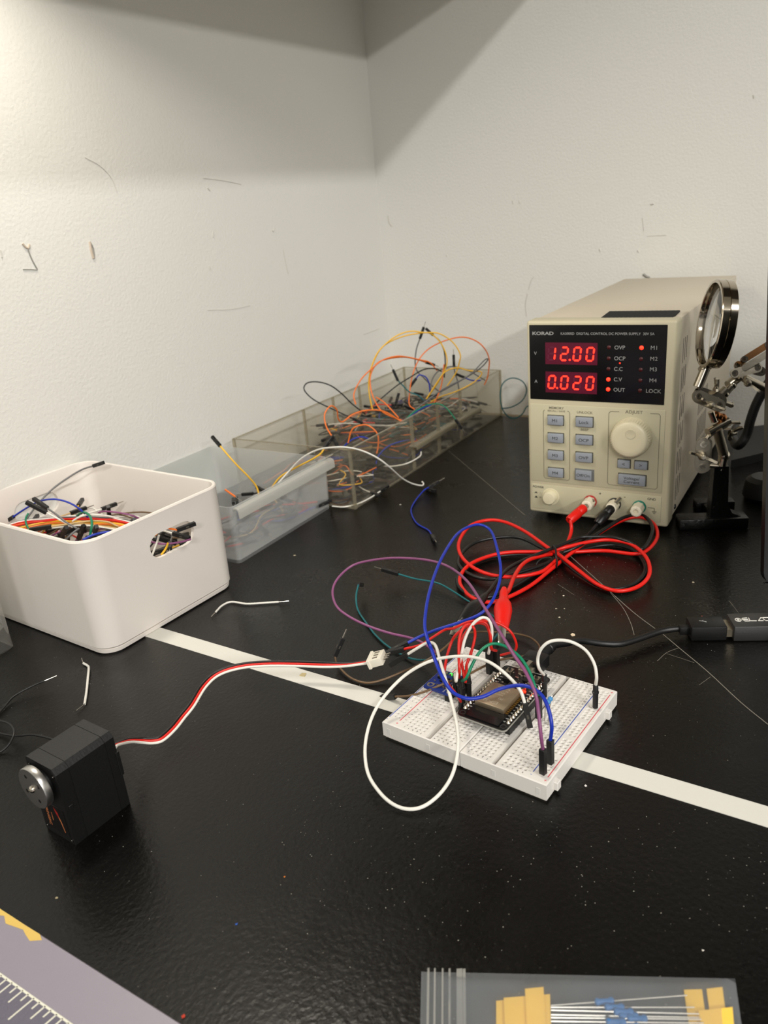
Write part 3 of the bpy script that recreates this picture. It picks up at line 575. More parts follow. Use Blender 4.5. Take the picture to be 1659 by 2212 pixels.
jumper('thin black wire with a tinned end curling in from the left edge', tr('S', [(380, 358, .4), (280, 400, .3), (120, 490, .15), (30, 590, .08), (-50, 680, .1), (-10, 695, .3), (80, 725, .5), (120, 790, .5), (90, 880, .3), (10, 960, .08), (-120, 1000, .08), (-180, 880, .08), (-60, 800, .08), (40, 815, .15), (140, 828, .25), (260, 818, .35), (340, 828, .35), (420, 848, .3), (520, 880, .2)]), 'black', ('B', None), r=.06, cat='wire', name='thin_wire')
# --- pile wires -------------------------------------------------------------------
def pile(org, yaw, box, n, seed, zlo, zhi, cols, place, group_place, lenr=(3, 6)):
    rd = random.Random(seed); ca, sa = math.cos(yaw), math.sin(yaw); x0, x1, y0, y1 = box
    for k in range(n):
        c = rd.choice(cols); z = zlo+(zhi-zlo)*rd.random()**.7
        x, y = rd.uniform(x0, x1), rd.uniform(y0, y1); a = rd.uniform(0, 6.28); pts = []
        for j in range(rd.randint(*lenr)):
            zz = min(zhi, max(zlo+.05, z+rd.uniform(-.5, .5))); pts.append(org+Vector((ca*x-sa*y, sa*x+ca*y, zz)))
            a += rd.uniform(-.9, .9); st = rd.uniform(1.6, 3.0)
            for _ in range(6):
                nx, ny = x+math.cos(a)*st, y+math.sin(a)*st
                if x0 < nx < x1 and y0 < ny < y1: break
                a += 1.1
            x, y = min(max(nx, x0), x1), min(max(ny, y0), y1)
        jumper('%s jumper wire in the tangled pile %s' % (c, place), pts, c, (rd.choice('MF'), rd.choice('MF')), group='%s wires piled %s' % (c, group_place), r=.065, detail=False, seg=4, L=1.3)
PC = ['orange', 'orange', 'red', 'black', 'black', 'grey', 'white', 'brown', 'yellow', 'blue', 'beige', 'purple', 'teal', 'black']
pile(OG, OY, (12.6, 22.4, 1.0, 12.5), 46, 11, .3, 3.9, PC, 'filling the middle of the clear organizer', 'in the middle of the organizer')
pile(OG, OY, (23.6, 32.8, 1.2, 12.3), 34, 12, .3, 2.6, ['black', 'grey', 'black', 'orange', 'blue', 'grey', 'brown', 'white'], 'in the far compartment of the clear organizer', 'in the far end of the organizer')
pile(OG, OY, (1.2, 10.8, 1.0, 12.3), 26, 13, .3, 1.6, ['black', 'grey', 'orange', 'white', 'blue', 'yellow', 'white', 'orange', 'black'], 'in the near compartment of the clear organizer', 'in the near end of the organizer')
pile(FB, FY, (1.2, 12.4, 1.2, 8), 15, 21, .3, 1.5, ['red', 'grey', 'black', 'beige', 'blue', 'red', 'grey', 'black'], 'inside the frosted bin', 'in the frosted bin')
pile(WB, WY, (1.6, 10.4, 1.6, 14.4), 46, 31, .8, 5.3, ['white', 'grey', 'brown', 'black', 'beige', 'red', 'yellow', 'purple', 'orange', 'white'], 'inside the white storage box', 'in the white storage box')
rd = random.Random(5)
for k in range(24):
    o = k/23; j = lambda s=.12: rd.uniform(-s, s); c = ['black', 'grey', 'white', 'brown', 'red', 'orange', 'red', 'orange', 'red', 'beige', 'yellow', 'beige', 'yellow', 'beige', 'brown', 'red', 'orange', 'beige', 'yellow', 'white', 'beige', 'brown', 'orange', 'white'][k]
    z = 5.5+j(.25); y = 24*o
    pts = tr('X', [(-30, 1152+y*.6, z-.3), (40, 1127+y+j(2), z), (110, 1118+y*.9+j(3), z), (180, 1113+y+j(3), z), (250, 1118+y*1.1+j(3), z), (310, 1135+y*.8, z-.3), (345, 1150+y*.6, z-1)])
    jumper('%s jumper wire in the flat bundle on top inside the white box' % c, pts, c, (None, 'F'), group='%s bundled wires in the white box' % c, r=.065, detail=False)
J = jumper
J('grey jumper wire reaching up out of the white box to its far rim', tr('X', [(48, 1140, 5.4), (62, 1115, 5.8), (85, 1085, 6.3), (115, 1055, 6.9), (150, 1030, 7.5), (178, 1014, 7.9), (203, 1006, 8.3)]), 'grey', (None, 'F'), L=1.2)
J('blue jumper wire arching over the left part of the white box', tr('H', [(180, 362, 5.8), (300, 280, 6.3), (450, 190, 6.9), (580, 135, 7.3), (740, 118, 7.5), (880, 140, 7.3), (1020, 200, 6.9), (1140, 290, 6.3), (1230, 390, 5.6)]), 'blue', ('F', None), L=1.2)
J('green jumper wire curling at the left in the white box', tr('H', [(390, 310, 6.6), (355, 380, 6.3), (360, 450, 6), (390, 520, 5.7), (430, 580, 5.4)]), 'green', (None, None))
J('green jumper wire standing in a hoop in the middle of the white box', tr('H', [(1060, 350, 5.7), (1110, 310, 6.1), (1170, 300, 6.3), (1230, 340, 6.3), (1265, 420, 6.1), (1260, 520, 5.8), (1235, 640, 5.2)]), 'green', (None, None), r=.09)
J('white jumper wire whose black socket pokes up left in the white box', tr('H', [(635, 300, 6.9), (760, 365, 6.5), (880, 430, 6.1), (1000, 500, 5.8)]), 'white', ('F', None), L=1.6)
J('grey jumper wire beside the raised white one in the white box', tr('H', [(650, 240, 7), (780, 330, 6.6), (920, 440, 6.1), (1060, 520, 5.7)]), 'grey', ('F', None), L=1.5)
J('white jumper wire running across the white box under the green hoop', tr('H', [(1000, 420, 5.8), (1100, 360, 6.1), (1220, 330, 6.2), (1380, 335, 6.1), (1520, 355, 5.9), (1700, 400, 5.5)]), 'white', (None, None))
J('beige jumper wire whose long black socket lies at the front of the white box', tr('H', [(700, 495, 6), (900, 465, 6), (1100, 435, 6), (1300, 415, 6), (1480, 430, 5.9), (1600, 480, 5.7), (1700, 520, 5.3)]), 'beige', ('F', None), L=1.5)
J('blue jumper wire at the near corner of the white box', tr('H', [(1140, 680, 5.9), (1260, 620, 6), (1400, 580, 6), (1560, 565, 5.9), (1700, 560, 5.6)]), 'blue', (None, None), r=.085)
J('purple jumper wire crossing the right part of the white box', tr('H', [(1360, 300, 6.2), (1430, 285, 6.4), (1540, 290, 6.4), (1680, 310, 6.2), (1830, 345, 5.9), (1950, 400, 5.4)]), 'purple', (None, None))
J('grey jumper wire with an upright socket at the front of the white box', tr('H', [(1090, 520, 6), (1020, 570, 5.9), (930, 650, 5.6), (880, 700, 5.3)]), 'grey', (None, None))
for (x, y, x2, y2, nm) in ((1160, 470, 1080, 680, 'tallest of those standing at the front'), (1330, 490, 1290, 620, 'right of the tallest front one'), (920, 500, 830, 650, 'left of the tallest front one'), (1490, 210, 1510, 390, 'near the far wall'), (1850, 400, 1880, 450, 'at the far right edge')):
    p1 = tr('H', [(x2, y2, 5.3)])[0]; p2 = tr('H', [(x, y, 6.6)])[0]; d = (p2-p1).normalized()
    J('black jumper socket sticking up in the white box, %s' % nm, [p1-d*1.2-Vector((.3, 0, .3)), p1-d*.4, p2-d*1.5], 'black', (None, 'F'), L=1.5)
J('purple jumper wire seen across the hand hole of the white box', tr('K', [(600, 380, 5.7), (740, 420, 5.5), (860, 450, 5.4), (980, 455, 5.35), (1100, 445, 5.4), (1300, 410, 5.5), (1420, 375, 5.7)]), 'purple', (None, None))
J('yellow jumper wire seen low in the hand hole of the white box', tr('K', [(1020, 440, 5.6), (980, 540, 5.2), (900, 650, 4.8)]), 'yellow', (None, None))
J('white jumper wire slanting behind the left of the hand hole', tr('K', [(860, 300, 6), (820, 430, 5.5), (750, 620, 4.9), (720, 700, 4.6)]), 'white', (None, None))
J('white jumper wire with its socket behind the top of the hand hole', tr('K', [(900, 210, 6.1), (1000, 235, 6), (1120, 270, 5.9)]), 'white', (None, 'F'))
J('orange jumper wire with its socket at the top right of the hand hole', tr('K', [(1000, 170, 6.4), (1100, 190, 6.35), (1190, 205, 6.3)]), 'orange', (None, 'F'), dirs=(None, tuple(tr('K', [(1420, 120, 6.35)])[0]-tr('K', [(1190, 205, 6.3)])[0])))
# organizer's standing wires
def dep(key, pts, Y0, Y1=None):
    Y1 = Y0 if Y1 is None else Y1; n = len(pts)-1
    return tr(key, [(p[0], p[1], 'y', Y0+(Y1-Y0)*i/max(n, 1)) for i, p in enumerate(pts)])
J('yellow jumper wire making the outer of two tall yellow loops over the organizer', dep('D', [(130, 960), (95, 800), (85, 650), (110, 500), (180, 330), (290, 210), (420, 120), (560, 80), (700, 95), (850, 100), (960, 150), (1050, 230), (1110, 340), (1100, 430), (1060, 550), (960, 700)], 80.5, 84), 'yellow', (None, None))
J('yellow jumper wire making the inner of two tall yellow loops over the organizer', dep('D', [(120, 940), (88, 750), (98, 560), (150, 400), (230, 265), (350, 185), (500, 130), (640, 105), (760, 100), (850, 160), (920, 260), (960, 380), (950, 480), (870, 640), (740, 830)], 80.8, 84), 'yellow', (None, None))
J('yellow jumper wire bent like a lens at the far right over the organizer', dep('D', [(730, 840), (860, 640), (950, 530), (1080, 490), (1200, 520), (1350, 540), (1300, 620), (1200, 690), (1050, 760), (900, 810), (780, 870)], 83, 85), 'yellow', (None, None))
J('orange jumper wire making the farthest and widest loop over the organizer', dep('D', [(600, 955), (540, 900), (545, 750), (570, 600), (620, 450), (700, 330), (800, 250), (930, 190), (1080, 150), (1200, 155), (1320, 210), (1400, 300), (1435, 400), (1430, 500), (1415, 600), (1380, 680)], 82, 87), 'orange', (None, None))
J('orange jumper wire looping low left over the organizer to the middle', dep('D', [(-60, 900), (-80, 780), (0, 620), (120, 500), (250, 400), (400, 360), (520, 370), (660, 400), (770, 430), (850, 520)], 79, 84), 'orange', (None, None))
J('orange jumper wire with a plug ending in mid-air over the organizer', dep('D', [(480, 1090), (250, 990), (150, 850), (105, 700), (110, 560), (180, 440), (300, 390), (480, 370), (620, 395), (730, 430)], 78, 84), 'orange', (None, 'M'), L=1.2)
J('orange jumper wire with a small kink over the near part of the organizer', dep('C', [(300, 810), (260, 740), (250, 660), (290, 605), (330, 630), (340, 690), (370, 710), (430, 665), (520, 635), (640, 640), (760, 710)], 72, 78), 'orange', ('F', None), L=1.2)
J('orange jumper wire in a small hoop inside the near compartment', dep('C', [(405, 850), (430, 765), (480, 735), (540, 735), (600, 790), (605, 870), (595, 920)], 74, 73), 'orange', (None, None))
J('orange jumper wire slanting across the heap in the organizer', dep('D', [(170, 820), (250, 870), (330, 950), (420, 1050)], 80, 78), 'orange', (None, None))
J('orange jumper wire upright near the middle of the organizer heap', dep('D', [(930, 450), (915, 560), (900, 680), (860, 800), (820, 880)], 84, 83), 'orange', (None, None))
J('black jumper wire looping out far left over the organizer wall', dep('C', [(440, 690), (300, 625), (180, 565), (115, 500), (130, 455), (200, 445), (290, 470), (370, 530), (430, 590), (520, 660)], 77, 79), 'black', ('F', None), L=1.1)
J('black jumper wire arching over the middle of the organizer', dep('D', [(150, 900), (230, 830), (400, 690), (560, 590), (700, 510), (830, 500), (900, 530)], 80, 84), 'black', (None, None))
J('black jumper wire dropping from the topmost plug in the yellow loops', dep('D', [(805, 122), (880, 190), (930, 300), (942, 450), (930, 600)], 84), 'black', ('F', None), L=1.1)
J('grey jumper wire with the highest pin over the organizer', dep('D', [(660, 160), (620, 280), (605, 430), (630, 530), (700, 600), (780, 680), (880, 760)], 84.5), 'grey', ('M', None), L=1.3)
J('grey jumper wire folded into a long narrow hairpin over the organizer', dep('D', [(520, 1050), (620, 950), (900, 740), (1200, 580), (1385, 402), (1412, 412), (1300, 520), (1000, 700), (700, 860)], 80, 85), 'grey', (None, None))
J('grey jumper wire curving through the middle over the organizer', dep('D', [(780, 760), (790, 640), (850, 540), (960, 485), (1060, 480), (1200, 520), (1390, 630)], 84, 87), 'grey', (None, None))
J('grey jumper wire with an upright pin near the back of the organizer', dep('D', [(1040, 470), (1050, 540), (1080, 640), (1100, 760)], 86), 'grey', ('M', None), dirs=(tuple(V(979, 760, 86)-V(980, 790, 86)), None), L=1.3)
J('teal jumper wire with its pin raised at the left over the organizer', dep('D', [(410, 630), (460, 680), (540, 760), (640, 800), (700, 850)], 82, 82), 'teal', ('M', None), dirs=(tuple(V(847, 795, 82)-V(859, 822, 82)), None), L=1.3)
J('blue jumper wire bent down from a slanting plug over the organizer', dep('D', [(615, 612), (650, 572), (720, 590), (760, 660), (770, 760)], 83), 'blue', ('F', None), dirs=(tuple(V(884, 837, 83)-V(898, 818, 83)), None), L=1.1)
J('black jumper wire with an upright plug over the left heap of the organizer', dep('D', [(392, 880), (370, 930), (330, 980)], 80), 'black', ('M', None), dirs=(tuple(V(861, 849, 80)-V(855, 870, 80)), None), L=1.1)
J('blue jumper wire bent out at the right of the organizer heap', dep('D', [(1160, 600), (1220, 625), (1290, 635), (1340, 628)], 86), 'blue', ('F', None), L=1.2)
J('teal jumper wire hanging over the organizer front with its pin in the air', tr('D', [(480, 1090, 4.6), (560, 1010, 5.2)])+dep('D', [(650, 950), (740, 905), (850, 893), (930, 920), (1000, 990), (1060, 1072)], 79, 78), 'green', (None, 'M'), L=1.2)
J('blue jumper wire beside the teal one along the organizer front', dep('D', [(520, 1060), (650, 965), (740, 920), (830, 905)], 79.5, 80), 'blue', (None, None))
J('dark blue jumper wire looped against the wall between organizer and power supply', dep('C', [(1640, 590), (1590, 612), (1560, 660), (1500, 688), (1440, 645), (1415, 550), (1430, 460), (1490, 420), (1560, 440), (1590, 500), (1560, 570), (1490, 612), (1420, 622)], 90.5, 90.5), 'teal', (None, None))
J('yellow jumper wire with its socket high over the frosted bin', tr('G', [(347, 383, 6.2), (430, 480, 5.4), (520, 580, 4.4), (620, 680, 3.3), (710, 790, 2), (740, 900, 1)]), 'yellow', ('F', None), r=.08, L=1.3)
J('yellow jumper wire draped over the bin lip with its plug upright', tr('G', [(1390, 400, 5.9), (1340, 468, 5.4), (1220, 540, 4.6), (1100, 600, 3.8), (950, 690, 2.8), (860, 800, 1.8)]), 'yellow', ('F', None), r=.08, L=1.3)
J('red jumper wire along the bottom of the frosted bin', tr('G', [(620, 1040, .7), (760, 990, .8), (900, 970, .8), (1100, 965, .8), (1320, 940, .8)]), 'red', (None, 'F'), r=.08)
J('blue jumper wire curving low inside the frosted bin', tr('G', [(520, 1120, .6), (700, 1105, .5), (880, 1135, .4), (1050, 1100, .5), (1220, 1020, .7), (1300, 990, .8)]), 'blue', (None, 'F'), r=.08)
J('orange jumper wire end just behind the rim of the white box', tr('G', [(400, 820, 3), (450, 855, 2.8), (500, 890, 2.5)]), 'orange', (None, 'B'), r=.09)
J('white jumper wire in the bottom of the near organizer compartment', tr('C', [(460, 1100, .5), (470, 1130, .4), (510, 1160, .4), (560, 1180, .4)]), 'white', (None, 'F'))
J('white jumper wire sweeping along the organizer front wall', tr('C', [(300, 1270, .2), (380, 1275, .2), (480, 1250, .25), (560, 1210, .3), (620, 1170, .4)]), 'white', (None, 'F'))
J('white jumper wire curving behind the pull ledge of the organizer', tr('C', [(600, 1000, 1.2), (700, 1005, 1.2), (800, 985, 1.3), (880, 940, 1.5), (890, 910, 1.8)]), 'white', ('F', None))
J('blue jumper wire standing in an arc in the near compartment', tr('C', [(590, 1030, .8), (600, 950, 1.8), (660, 880, 2.6), (740, 845, 3), (810, 830, 3)]), 'blue', (None, None))
J('blue jumper wire over the inner divider of the near compartment', tr('C', [(380, 870, 3), (430, 830, 3.6), (490, 810, 3.8), (550, 825, 3.6)]), 'blue', (None, None))

# ================================================================== TEST LEADS
def lead(label, color, pts, plug_at, plug_dir, clip_at, clip_dir, clip_up, mt):
    org = Vector((pts[0].x, pts[0].y, 0)); t = thing('test_lead', label, 'cable', org, 0)
    MB().tube(pts, .135, 10, samples=6).build('cable', mt, t, origin=org, smoothang=80)
    p = Vector(plug_at); d = Vector(plug_dir).normalized()
    MB().lathe(p, d, [(0, .1), (0, .3), (.12, .36), (1.1, .4), (1.2, .34), (1.25, .37), (1.8, .38), (1.9, .32), (1.9, .1)], 20).build('banana_plug', mt, t, origin=org)
    MB().lathe(p+d*1.8, d, [(0, .18), (1.2, .18), (1.25, .1), (1.25, 0)], 12).build('plug_tip', M_PIN, t, origin=org)
    c = Vector(clip_at); e = Vector(clip_dir).normalized(); up = Vector(clip_up); up = (up-e*up.dot(e)).normalized(); s = e.cross(up)
    m_ = MB(); n = 18; prof = [(-.9, .16, .16), (-.5, .26, .24), (0, .28, .26), (.25, .3, .26), (.7, .5, .42), (1.3, .56, .48), (1.9, .5, .4), (2.6, .42, .3), (3.0, .36, .26), (3.05, .2, .15)]; vs = []; fs = []
    for (h, a, b) in prof:
        for i in range(n): tt = 2*math.pi*i/n; vs.append(c+e*h+s*math.cos(tt)*a+up*math.sin(tt)*b)
    for k in range(len(prof)-1):
        for i in range(n): fs.append((k*n+i, k*n+(i+1) % n, (k+1)*n+(i+1) % n, (k+1)*n+i))
    fs.append(tuple(range((len(prof)-1)*n, len(prof)*n))); fs.append(tuple(reversed(range(n))))
    m_.add(vs, fs).build('clip_boot', mt, t, origin=org, smoothang=60)
    J_ = MB(); F = axes(c+e*2.8, s, up, e)
    for sg in (1, -1):
        for (z0, z1, w0, w1, g0, g1) in ((0, 1.0, .26, .22, .22, .17), (1.0, 1.5, .22, .19, .17, .12), (1.5, 1.75, .19, .13, .12, .05)):
            J_.add([(-w0, sg*.03, z0), (w0, sg*.03, z0), (w0, sg*g0*.7, z0), (w0*.6, sg*g0, z0), (-w0*.6, sg*g0, z0), (-w0, sg*g0*.7, z0), (-w1, sg*.03, z1), (w1, sg*.03, z1), (w1, sg*g1*.7, z1), (w1*.6, sg*g1, z1), (-w1*.6, sg*g1, z1), (-w1, sg*g1*.7, z1)],
                   [(k, (k+1) % 6, 6+(k+1) % 6, 6+k) for k in range(6)]+[(5, 4, 3, 2, 1, 0), (6, 7, 8, 9, 10, 11)], F)
    J_.build('clip_jaws', M_PIN, t, origin=org)
    return t
PM = Matrix.Translation(Vector((12.40, 61.28, 0))) @ Matrix.Rotation(PY, 4, 'Z')
def psul(x, y, z): return PM @ Vector((x, y, z))
ZL = lambda *a: a
red = [(940, 115, 1.3), (948, 190, .6), (925, 270, .3), (880, 360, .25), (790, 455, .25), (700, 510, .3), (500, 540, .35), (330, 520, .4), (200, 460, .4), (118, 370, .4), (112, 270, .5), (190, 160, .6), (320, 117, .6), (450, 130, .6), (600, 200, .6), (770, 320, .6), (850, 370, .6), (1000, 490, .5), (1150, 600, .4), (1300, 645, .4), (1450, 610, .4), (1530, 520, .5), (1510, 400, .6), (1400, 300, .7), (1250, 265, .7), (1100, 275, .7), (900, 320, .7), (800, 345, .5), (690, 352, .4), (500, 355, .4), (350, 380, .4), (200, 440, .35), (125, 520, .3), (120, 600, .25), (200, 690, .2), (330, 730, .15), (480, 690, .15), (650, 600, .15), (800, 480, .2), (950, 360, .3), (1100, 250, .6), (1300, 130, 1), (1450, 92, 1.2), (1560, 140, 1), (1590, 240, .7), (1520, 335, .4), (1420, 368, .3), (1200, 345, .2), (1000, 352, .2), (850, 362, .3), (680, 395, .7), (590, 440, 1.1), (525, 530, 1.6), (480, 640, 2.0)]
cl = tr('E', [(470, 665, 2.1)])[0]; cl2 = tr('E', [(440, 1000, 2.2)])[0]
c_tip = tr('F', [(1180, 1010, 1.5)])[0]; c_top = tr('F', [(1230, 30, 2.3)])[0]; cd = (c_tip-c_top)
lead('red test lead with banana plug, coiled and tied, ending in a red clip', 'red', tr('E', red)+[c_top], tr('E', [(930, 120, 1.15)])[0], psul(5.09, -1.1, 1.78)-tr('E', [(930, 120, 1.15)])[0], c_top+cd.normalized()*.3, cd, (0, -.6, 1), mat('red_rubber', (216, 24, 14), .38))
blk = [(1140, 150, .9), (1060, 238, .4), (900, 352, .3), (780, 430, .3), (640, 482, .35), (400, 550, .3), (250, 545, .25), (130, 480, .25), (108, 400, .3), (200, 300, .4), (350, 252, .5), (550, 245, .5), (720, 320, .4), (860, 402, .3), (1000, 515, .2), (1200, 625, .15), (1400, 600, .15), (1500, 480, .15), (1420, 350, .15), (1250, 300, .15), (1000, 345, .15), (800, 440, .15), (700, 500, .15), (500, 622, .15), (320, 694, .2), (160, 660, .2), (95, 575, .2), (140, 500, .15), (300, 410, .15), (500, 375, .15), (800, 375, .2), (1000, 310, .6), (1200, 180, 1), (1350, 92, 1.3), (1490, 85, 1.3), (1555, 190, 1), (1480, 330, .6), (1380, 280, .8), (1250, 243, .9), (1100, 240, .9), (1000, 250, .9), (850, 310, .9), (700, 370, .8), (500, 462, 1), (400, 560, 1.2), (340, 640, 1.3)]
b_top = tr('F', [(850, 110, 1.4)])[0]; b_tip = tr('F', [(60, 1040, 1.4)])[0]; bdn = b_tip-b_top
pk = tr('E', [(1140, 145, .95)])[0]
lead('black test lead with banana plug, coiled with the red one, ending in a black clip', 'black', tr('E', blk)+[b_top], pk, psul(7.02, -1.1, 1.78)-pk, b_top+bdn.normalized()*.3, bdn, (0, -.3, 1), mat('black_rubber', (18, 18, 18), .35))
zt = thing('cable_tie', 'black plastic tie cinching the red and black test leads together', 'cable tie', P(1197, 1200))
MB().tube(tr('E', [(815, 310, 1.1), (830, 330, 1.15), (835, 390, .9), (840, 440, .5), (828, 470, .1), (810, 430, .05), (800, 370, .3), (805, 320, .9), (820, 305, 1.15)]), .07, 8).build('tie_loop', M_BLK, zt, origin=P(1197, 1200))
MB().tube(tr('E', [(800, 400, .3), (740, 400, .4), (700, 425, .3), (685, 450, .15)]), .05, 6).build('tie_tail', M_BLK, zt, origin=P(1197, 1200))

# ================================================================== BREADBOARDS
BBM = mat('breadboard_plastic', (220, 216, 210), .42, sss=.15); HOLE = mat('contact_hole', (214, 211, 205), .6)
M_RR = mat('rail_red', (205, 70, 85), .5); M_RB = mat('rail_blue', (50, 80, 170), .5); M_BP = mat('board_print', (60, 60, 60), .6)
BLEN, BH = 8.25, .95
def breadboard(x0, x1, cols, rails, groove, rails_x, numx, letters, lab, front_marks):
    root = thing('breadboard', lab, 'breadboard', BDO, BY, None)
    m_ = MB(); P0 = .127; ys = [.47+.254*i for i in range(30)]; ry = []
    for g in range(5): ry += [.75+g*1.52+.254*i for i in range(5)]
    segs = []
    g0, g1 = groove
    xs = [(c-P0, c+P0, c, ys) for c in cols]+[(c-P0, c+P0, c, ry) for c in rails]; xs.sort()
    e = .05; cur = x0+e
    def flat(a, b, c, d, z=BH):
        if b-a > 1e-4 and d-c > 1e-4: m_.add([(a, c, z), (b, c, z), (b, d, z), (a, d, z)], [(0, 1, 2, 3)])
    spans = []
    for (a, b, c, yl) in xs+[(x1-e, x1-e, None, None)]:
        if a > cur+1e-4:
            if cur < g0 < a: flat(cur, g0, e, BLEN-e); flat(g1, a, e, BLEN-e)
            else: flat(cur, a, e, BLEN-e)
        if c is None: break
        y = e
        for yc in yl:
            flat(a, b, y, yc-P0); q = yc-P0; y = yc+P0
            h1, h2, d1 = .095, .045, .09
            o = [(c-P0, yc-P0), (c+P0, yc-P0), (c+P0, yc+P0), (c-P0, yc+P0)]
            i1 = [(c-h1, yc-h1), (c+h1, yc-h1), (c+h1, yc+h1), (c-h1, yc+h1)]; i2 = [(c-h2, yc-h2), (c+h2, yc-h2), (c+h2, yc+h2), (c-h2, yc+h2)]
            vs = [(p[0], p[1], BH) for p in o]+[(p[0], p[1], BH) for p in i1]+[(p[0], p[1], BH-d1) for p in i2]+[(p[0], p[1], BH-.22) for p in i2]
            fs = []
            for k in range(4):
                n_ = (k+1) % 4; fs += [(k, n_, 4+n_, 4+k), (4+k, 4+n_, 8+n_, 8+k)]
            m_.add(vs, fs); m_.add(vs[8:], [(0, 1, 5, 4), (1, 2, 6, 5), (2, 3, 7, 6), (3, 0, 4, 7), (4, 5, 6, 7)], None, 1)
        flat(a, b, y, BLEN-e); cur = b
    # groove
    m_.add([(g0, e, BH), (g0, e, BH-.3), (g1, e, BH-.3), (g1, e, BH), (g0, BLEN-e, BH), (g0, BLEN-e, BH-.3), (g1, BLEN-e, BH-.3), (g1, BLEN-e, BH)], [(0, 4, 5, 1), (1, 5, 6, 2), (2, 6, 7, 3)])
    # chamfer + sides + bottom
    def ringpt(i, z): return [(x0+i, i, z), (x1-i, i, z), (x1-i, BLEN-i, z), (x0+i, BLEN-i, z)]
    rs = ringpt(e, BH)+ringpt(0, BH-.05)+ringpt(0, .1)
    m_.add(rs, [(k, 4+k, 4+(k+1) % 4, (k+1) % 4) for k in range(4)]+[(4+k, 8+k, 8+(k+1) % 4, 4+(k+1) % 4) for k in range(4)]+[(8, 11, 10, 9)])
    for x in front_marks: m_.box(x-.1, x+.1, -.012, .02, .28, .62, mi=1)
    m_.build('board_body', [BBM, HOLE], root, flat=True)
    MB().box(x0+.08, x1-.08, .08, BLEN-.08, 0, .1).build('foam_backing', mat('foam', (215, 210, 195), .8), root)
    for (xb, c, nm) in rails_x: MB().box(xb-.022, xb+.022, .5, 7.75, BH, BH+.004).build('rail_line', c, root)
    pr = MB(); X = axes
    for i in range(30):
        for nx in numx: pr.text(str(i+1), .15, X((nx, ys[i], BH), (0, -1, 0), (1, 0, 0), (0, 0, 1)), ext=.003)
    for (x, ch) in letters:
        for yy in (.2, 8.05): pr.text(ch, .17, X((x, yy, BH), (-1, 0, 0), (0, -1, 0), (0, 0, 1)), ext=.003)
    pr.build('printing', M_BP, root)
    rp, rb = MB(), MB()
    for (xb, c, nm) in rails_x:
        for yy in (.28, 7.98):
            (rp if nm == '+' else rb).text(nm, .3, X((xb, yy, BH), (-1, 0, 0), (0, -1, 0), (0, 0, 1)), ext=.003)
    rp.build('plus_marks', M_RR, root); rb.build('minus_marks', M_RB, root)
    return root
lc = [1.25+.254*i for i in range(5)]; rc = [3.05+.254*i for i in range(5)]
b1 = breadboard(0, 4.58, lc+rc, [.3, .554], (2.62, 2.9), [(.1, M_RB, '-'), (.76, M_RR, '+')], (1.0, 4.3), list(zip(lc, 'jihgf'))+list(zip(rc, 'edcba')), 'left white breadboard of the joined pair, under the blue sensor board', (.38, 2.76))
lc = [4.98+.254*i for i in range(5)]; rc = [6.8+.254*i for i in range(5)]
b2 = breadboard(4.62, 9.1, lc+rc, [8.45, 8.7], (6.3, 6.52), [(8.2, M_RB, '-'), (8.92, M_RR, '+')], (4.76, 8.04), list(zip(lc, 'jihgf'))+list(zip(rc, 'edcba')), 'right white breadboard of the joined pair, with free rows and a power rail', (6.41, 8.68))
for y in (.9, 6.9): MB().box(9.08, 9.3, y-.18, y+.18, .15, .6, .03, 1).build('joining_tab', BBM, b2)
# ================================================================== ESP BOARD
ep = thing('microcontroller_board', 'black microcontroller board with a metal shield straddling both breadboards', 'circuit board', BDO, BY)
PCB = mat('black_solder_mask', (14, 14, 15), .25, spec=.6); ZP = 1.5
out = rrect(3.38, 6.1, 1.72, 6.82, .25, 5)
pb = MB().prism(out, ZP-.1, ZP+.06); pb.build('circuit_board', PCB, ep)
MB().prism(rrect(3.37, 6.11, 1.71, 6.83, .25, 5), ZP-.07, ZP+.02).build('board_edge', mat('pcb_edge', (150, 148, 140), .4), ep)
m_ = MB()
for (x, y) in ((3.6, 2.0), (5.88, 2.0), (3.62, 6.55), (5.86, 6.55)): m_.lathe((x, y, ZP+.055), (0, 0, 1), [(0, .17), (.012, .17), (.012, .12), (.004, .11), (.004, 0)], 20)
m_.build('mounting_holes', mat('hole_ring', (60, 60, 60), .3, .5), ep)
for x in (3.53, 5.95):
    MB().box(x-.13, x+.13, 2.25, 6.15, .97, ZP-.1).build('header_strip', M_BLK, ep)
    m_ = MB()
    for i in range(15): y = 2.38+.254*i; m_.lathe((x, y, ZP+.05), (0, 0, 1), [(0, .12), (.03, .11), (.08, .06), (.15, .035), (.17, 0)], 10); m_.box(x-.03, x+.03, y-.03, y+.03, .9, .97)
    m_.build('solder_pins', M_CHR, ep)
    m_ = MB()
    for i, tt in enumerate(['3V3', 'GND', 'D15', 'D2', 'D4', 'RX2', 'TX2', 'D5', 'D18', 'D19', 'D21', 'RX0', 'TX0', 'D22', 'D23']):
        m_.text(tt, .11, axes((x+(.24 if x < 4 else -.24), 2.38+.254*i, ZP+.062), (-1, 0, 0), (0, -1, 0), (0, 0, 1)), ext=.002)
    m_.build('pin_print', mat('white_print', (215, 215, 210), .6), ep)
MB().box(3.82, 5.68, 1.85, 4.75, ZP+.06, ZP+.12).build('antenna_board', mat('antenna_black', (18, 18, 19), .18), ep)
MB().box(3.86, 5.5, 2.75, 4.62, ZP+.12, ZP+.42, .03, 2).build('metal_shield', mat('brushed_shield', (188, 172, 148), .48, 1, bump=.05, bscale=500), ep)
m_ = MB(); Fm = lambda x, y: axes((x, y, ZP+.424), (-1, 0, 0), (0, -1, 0), (0, 0, 1))
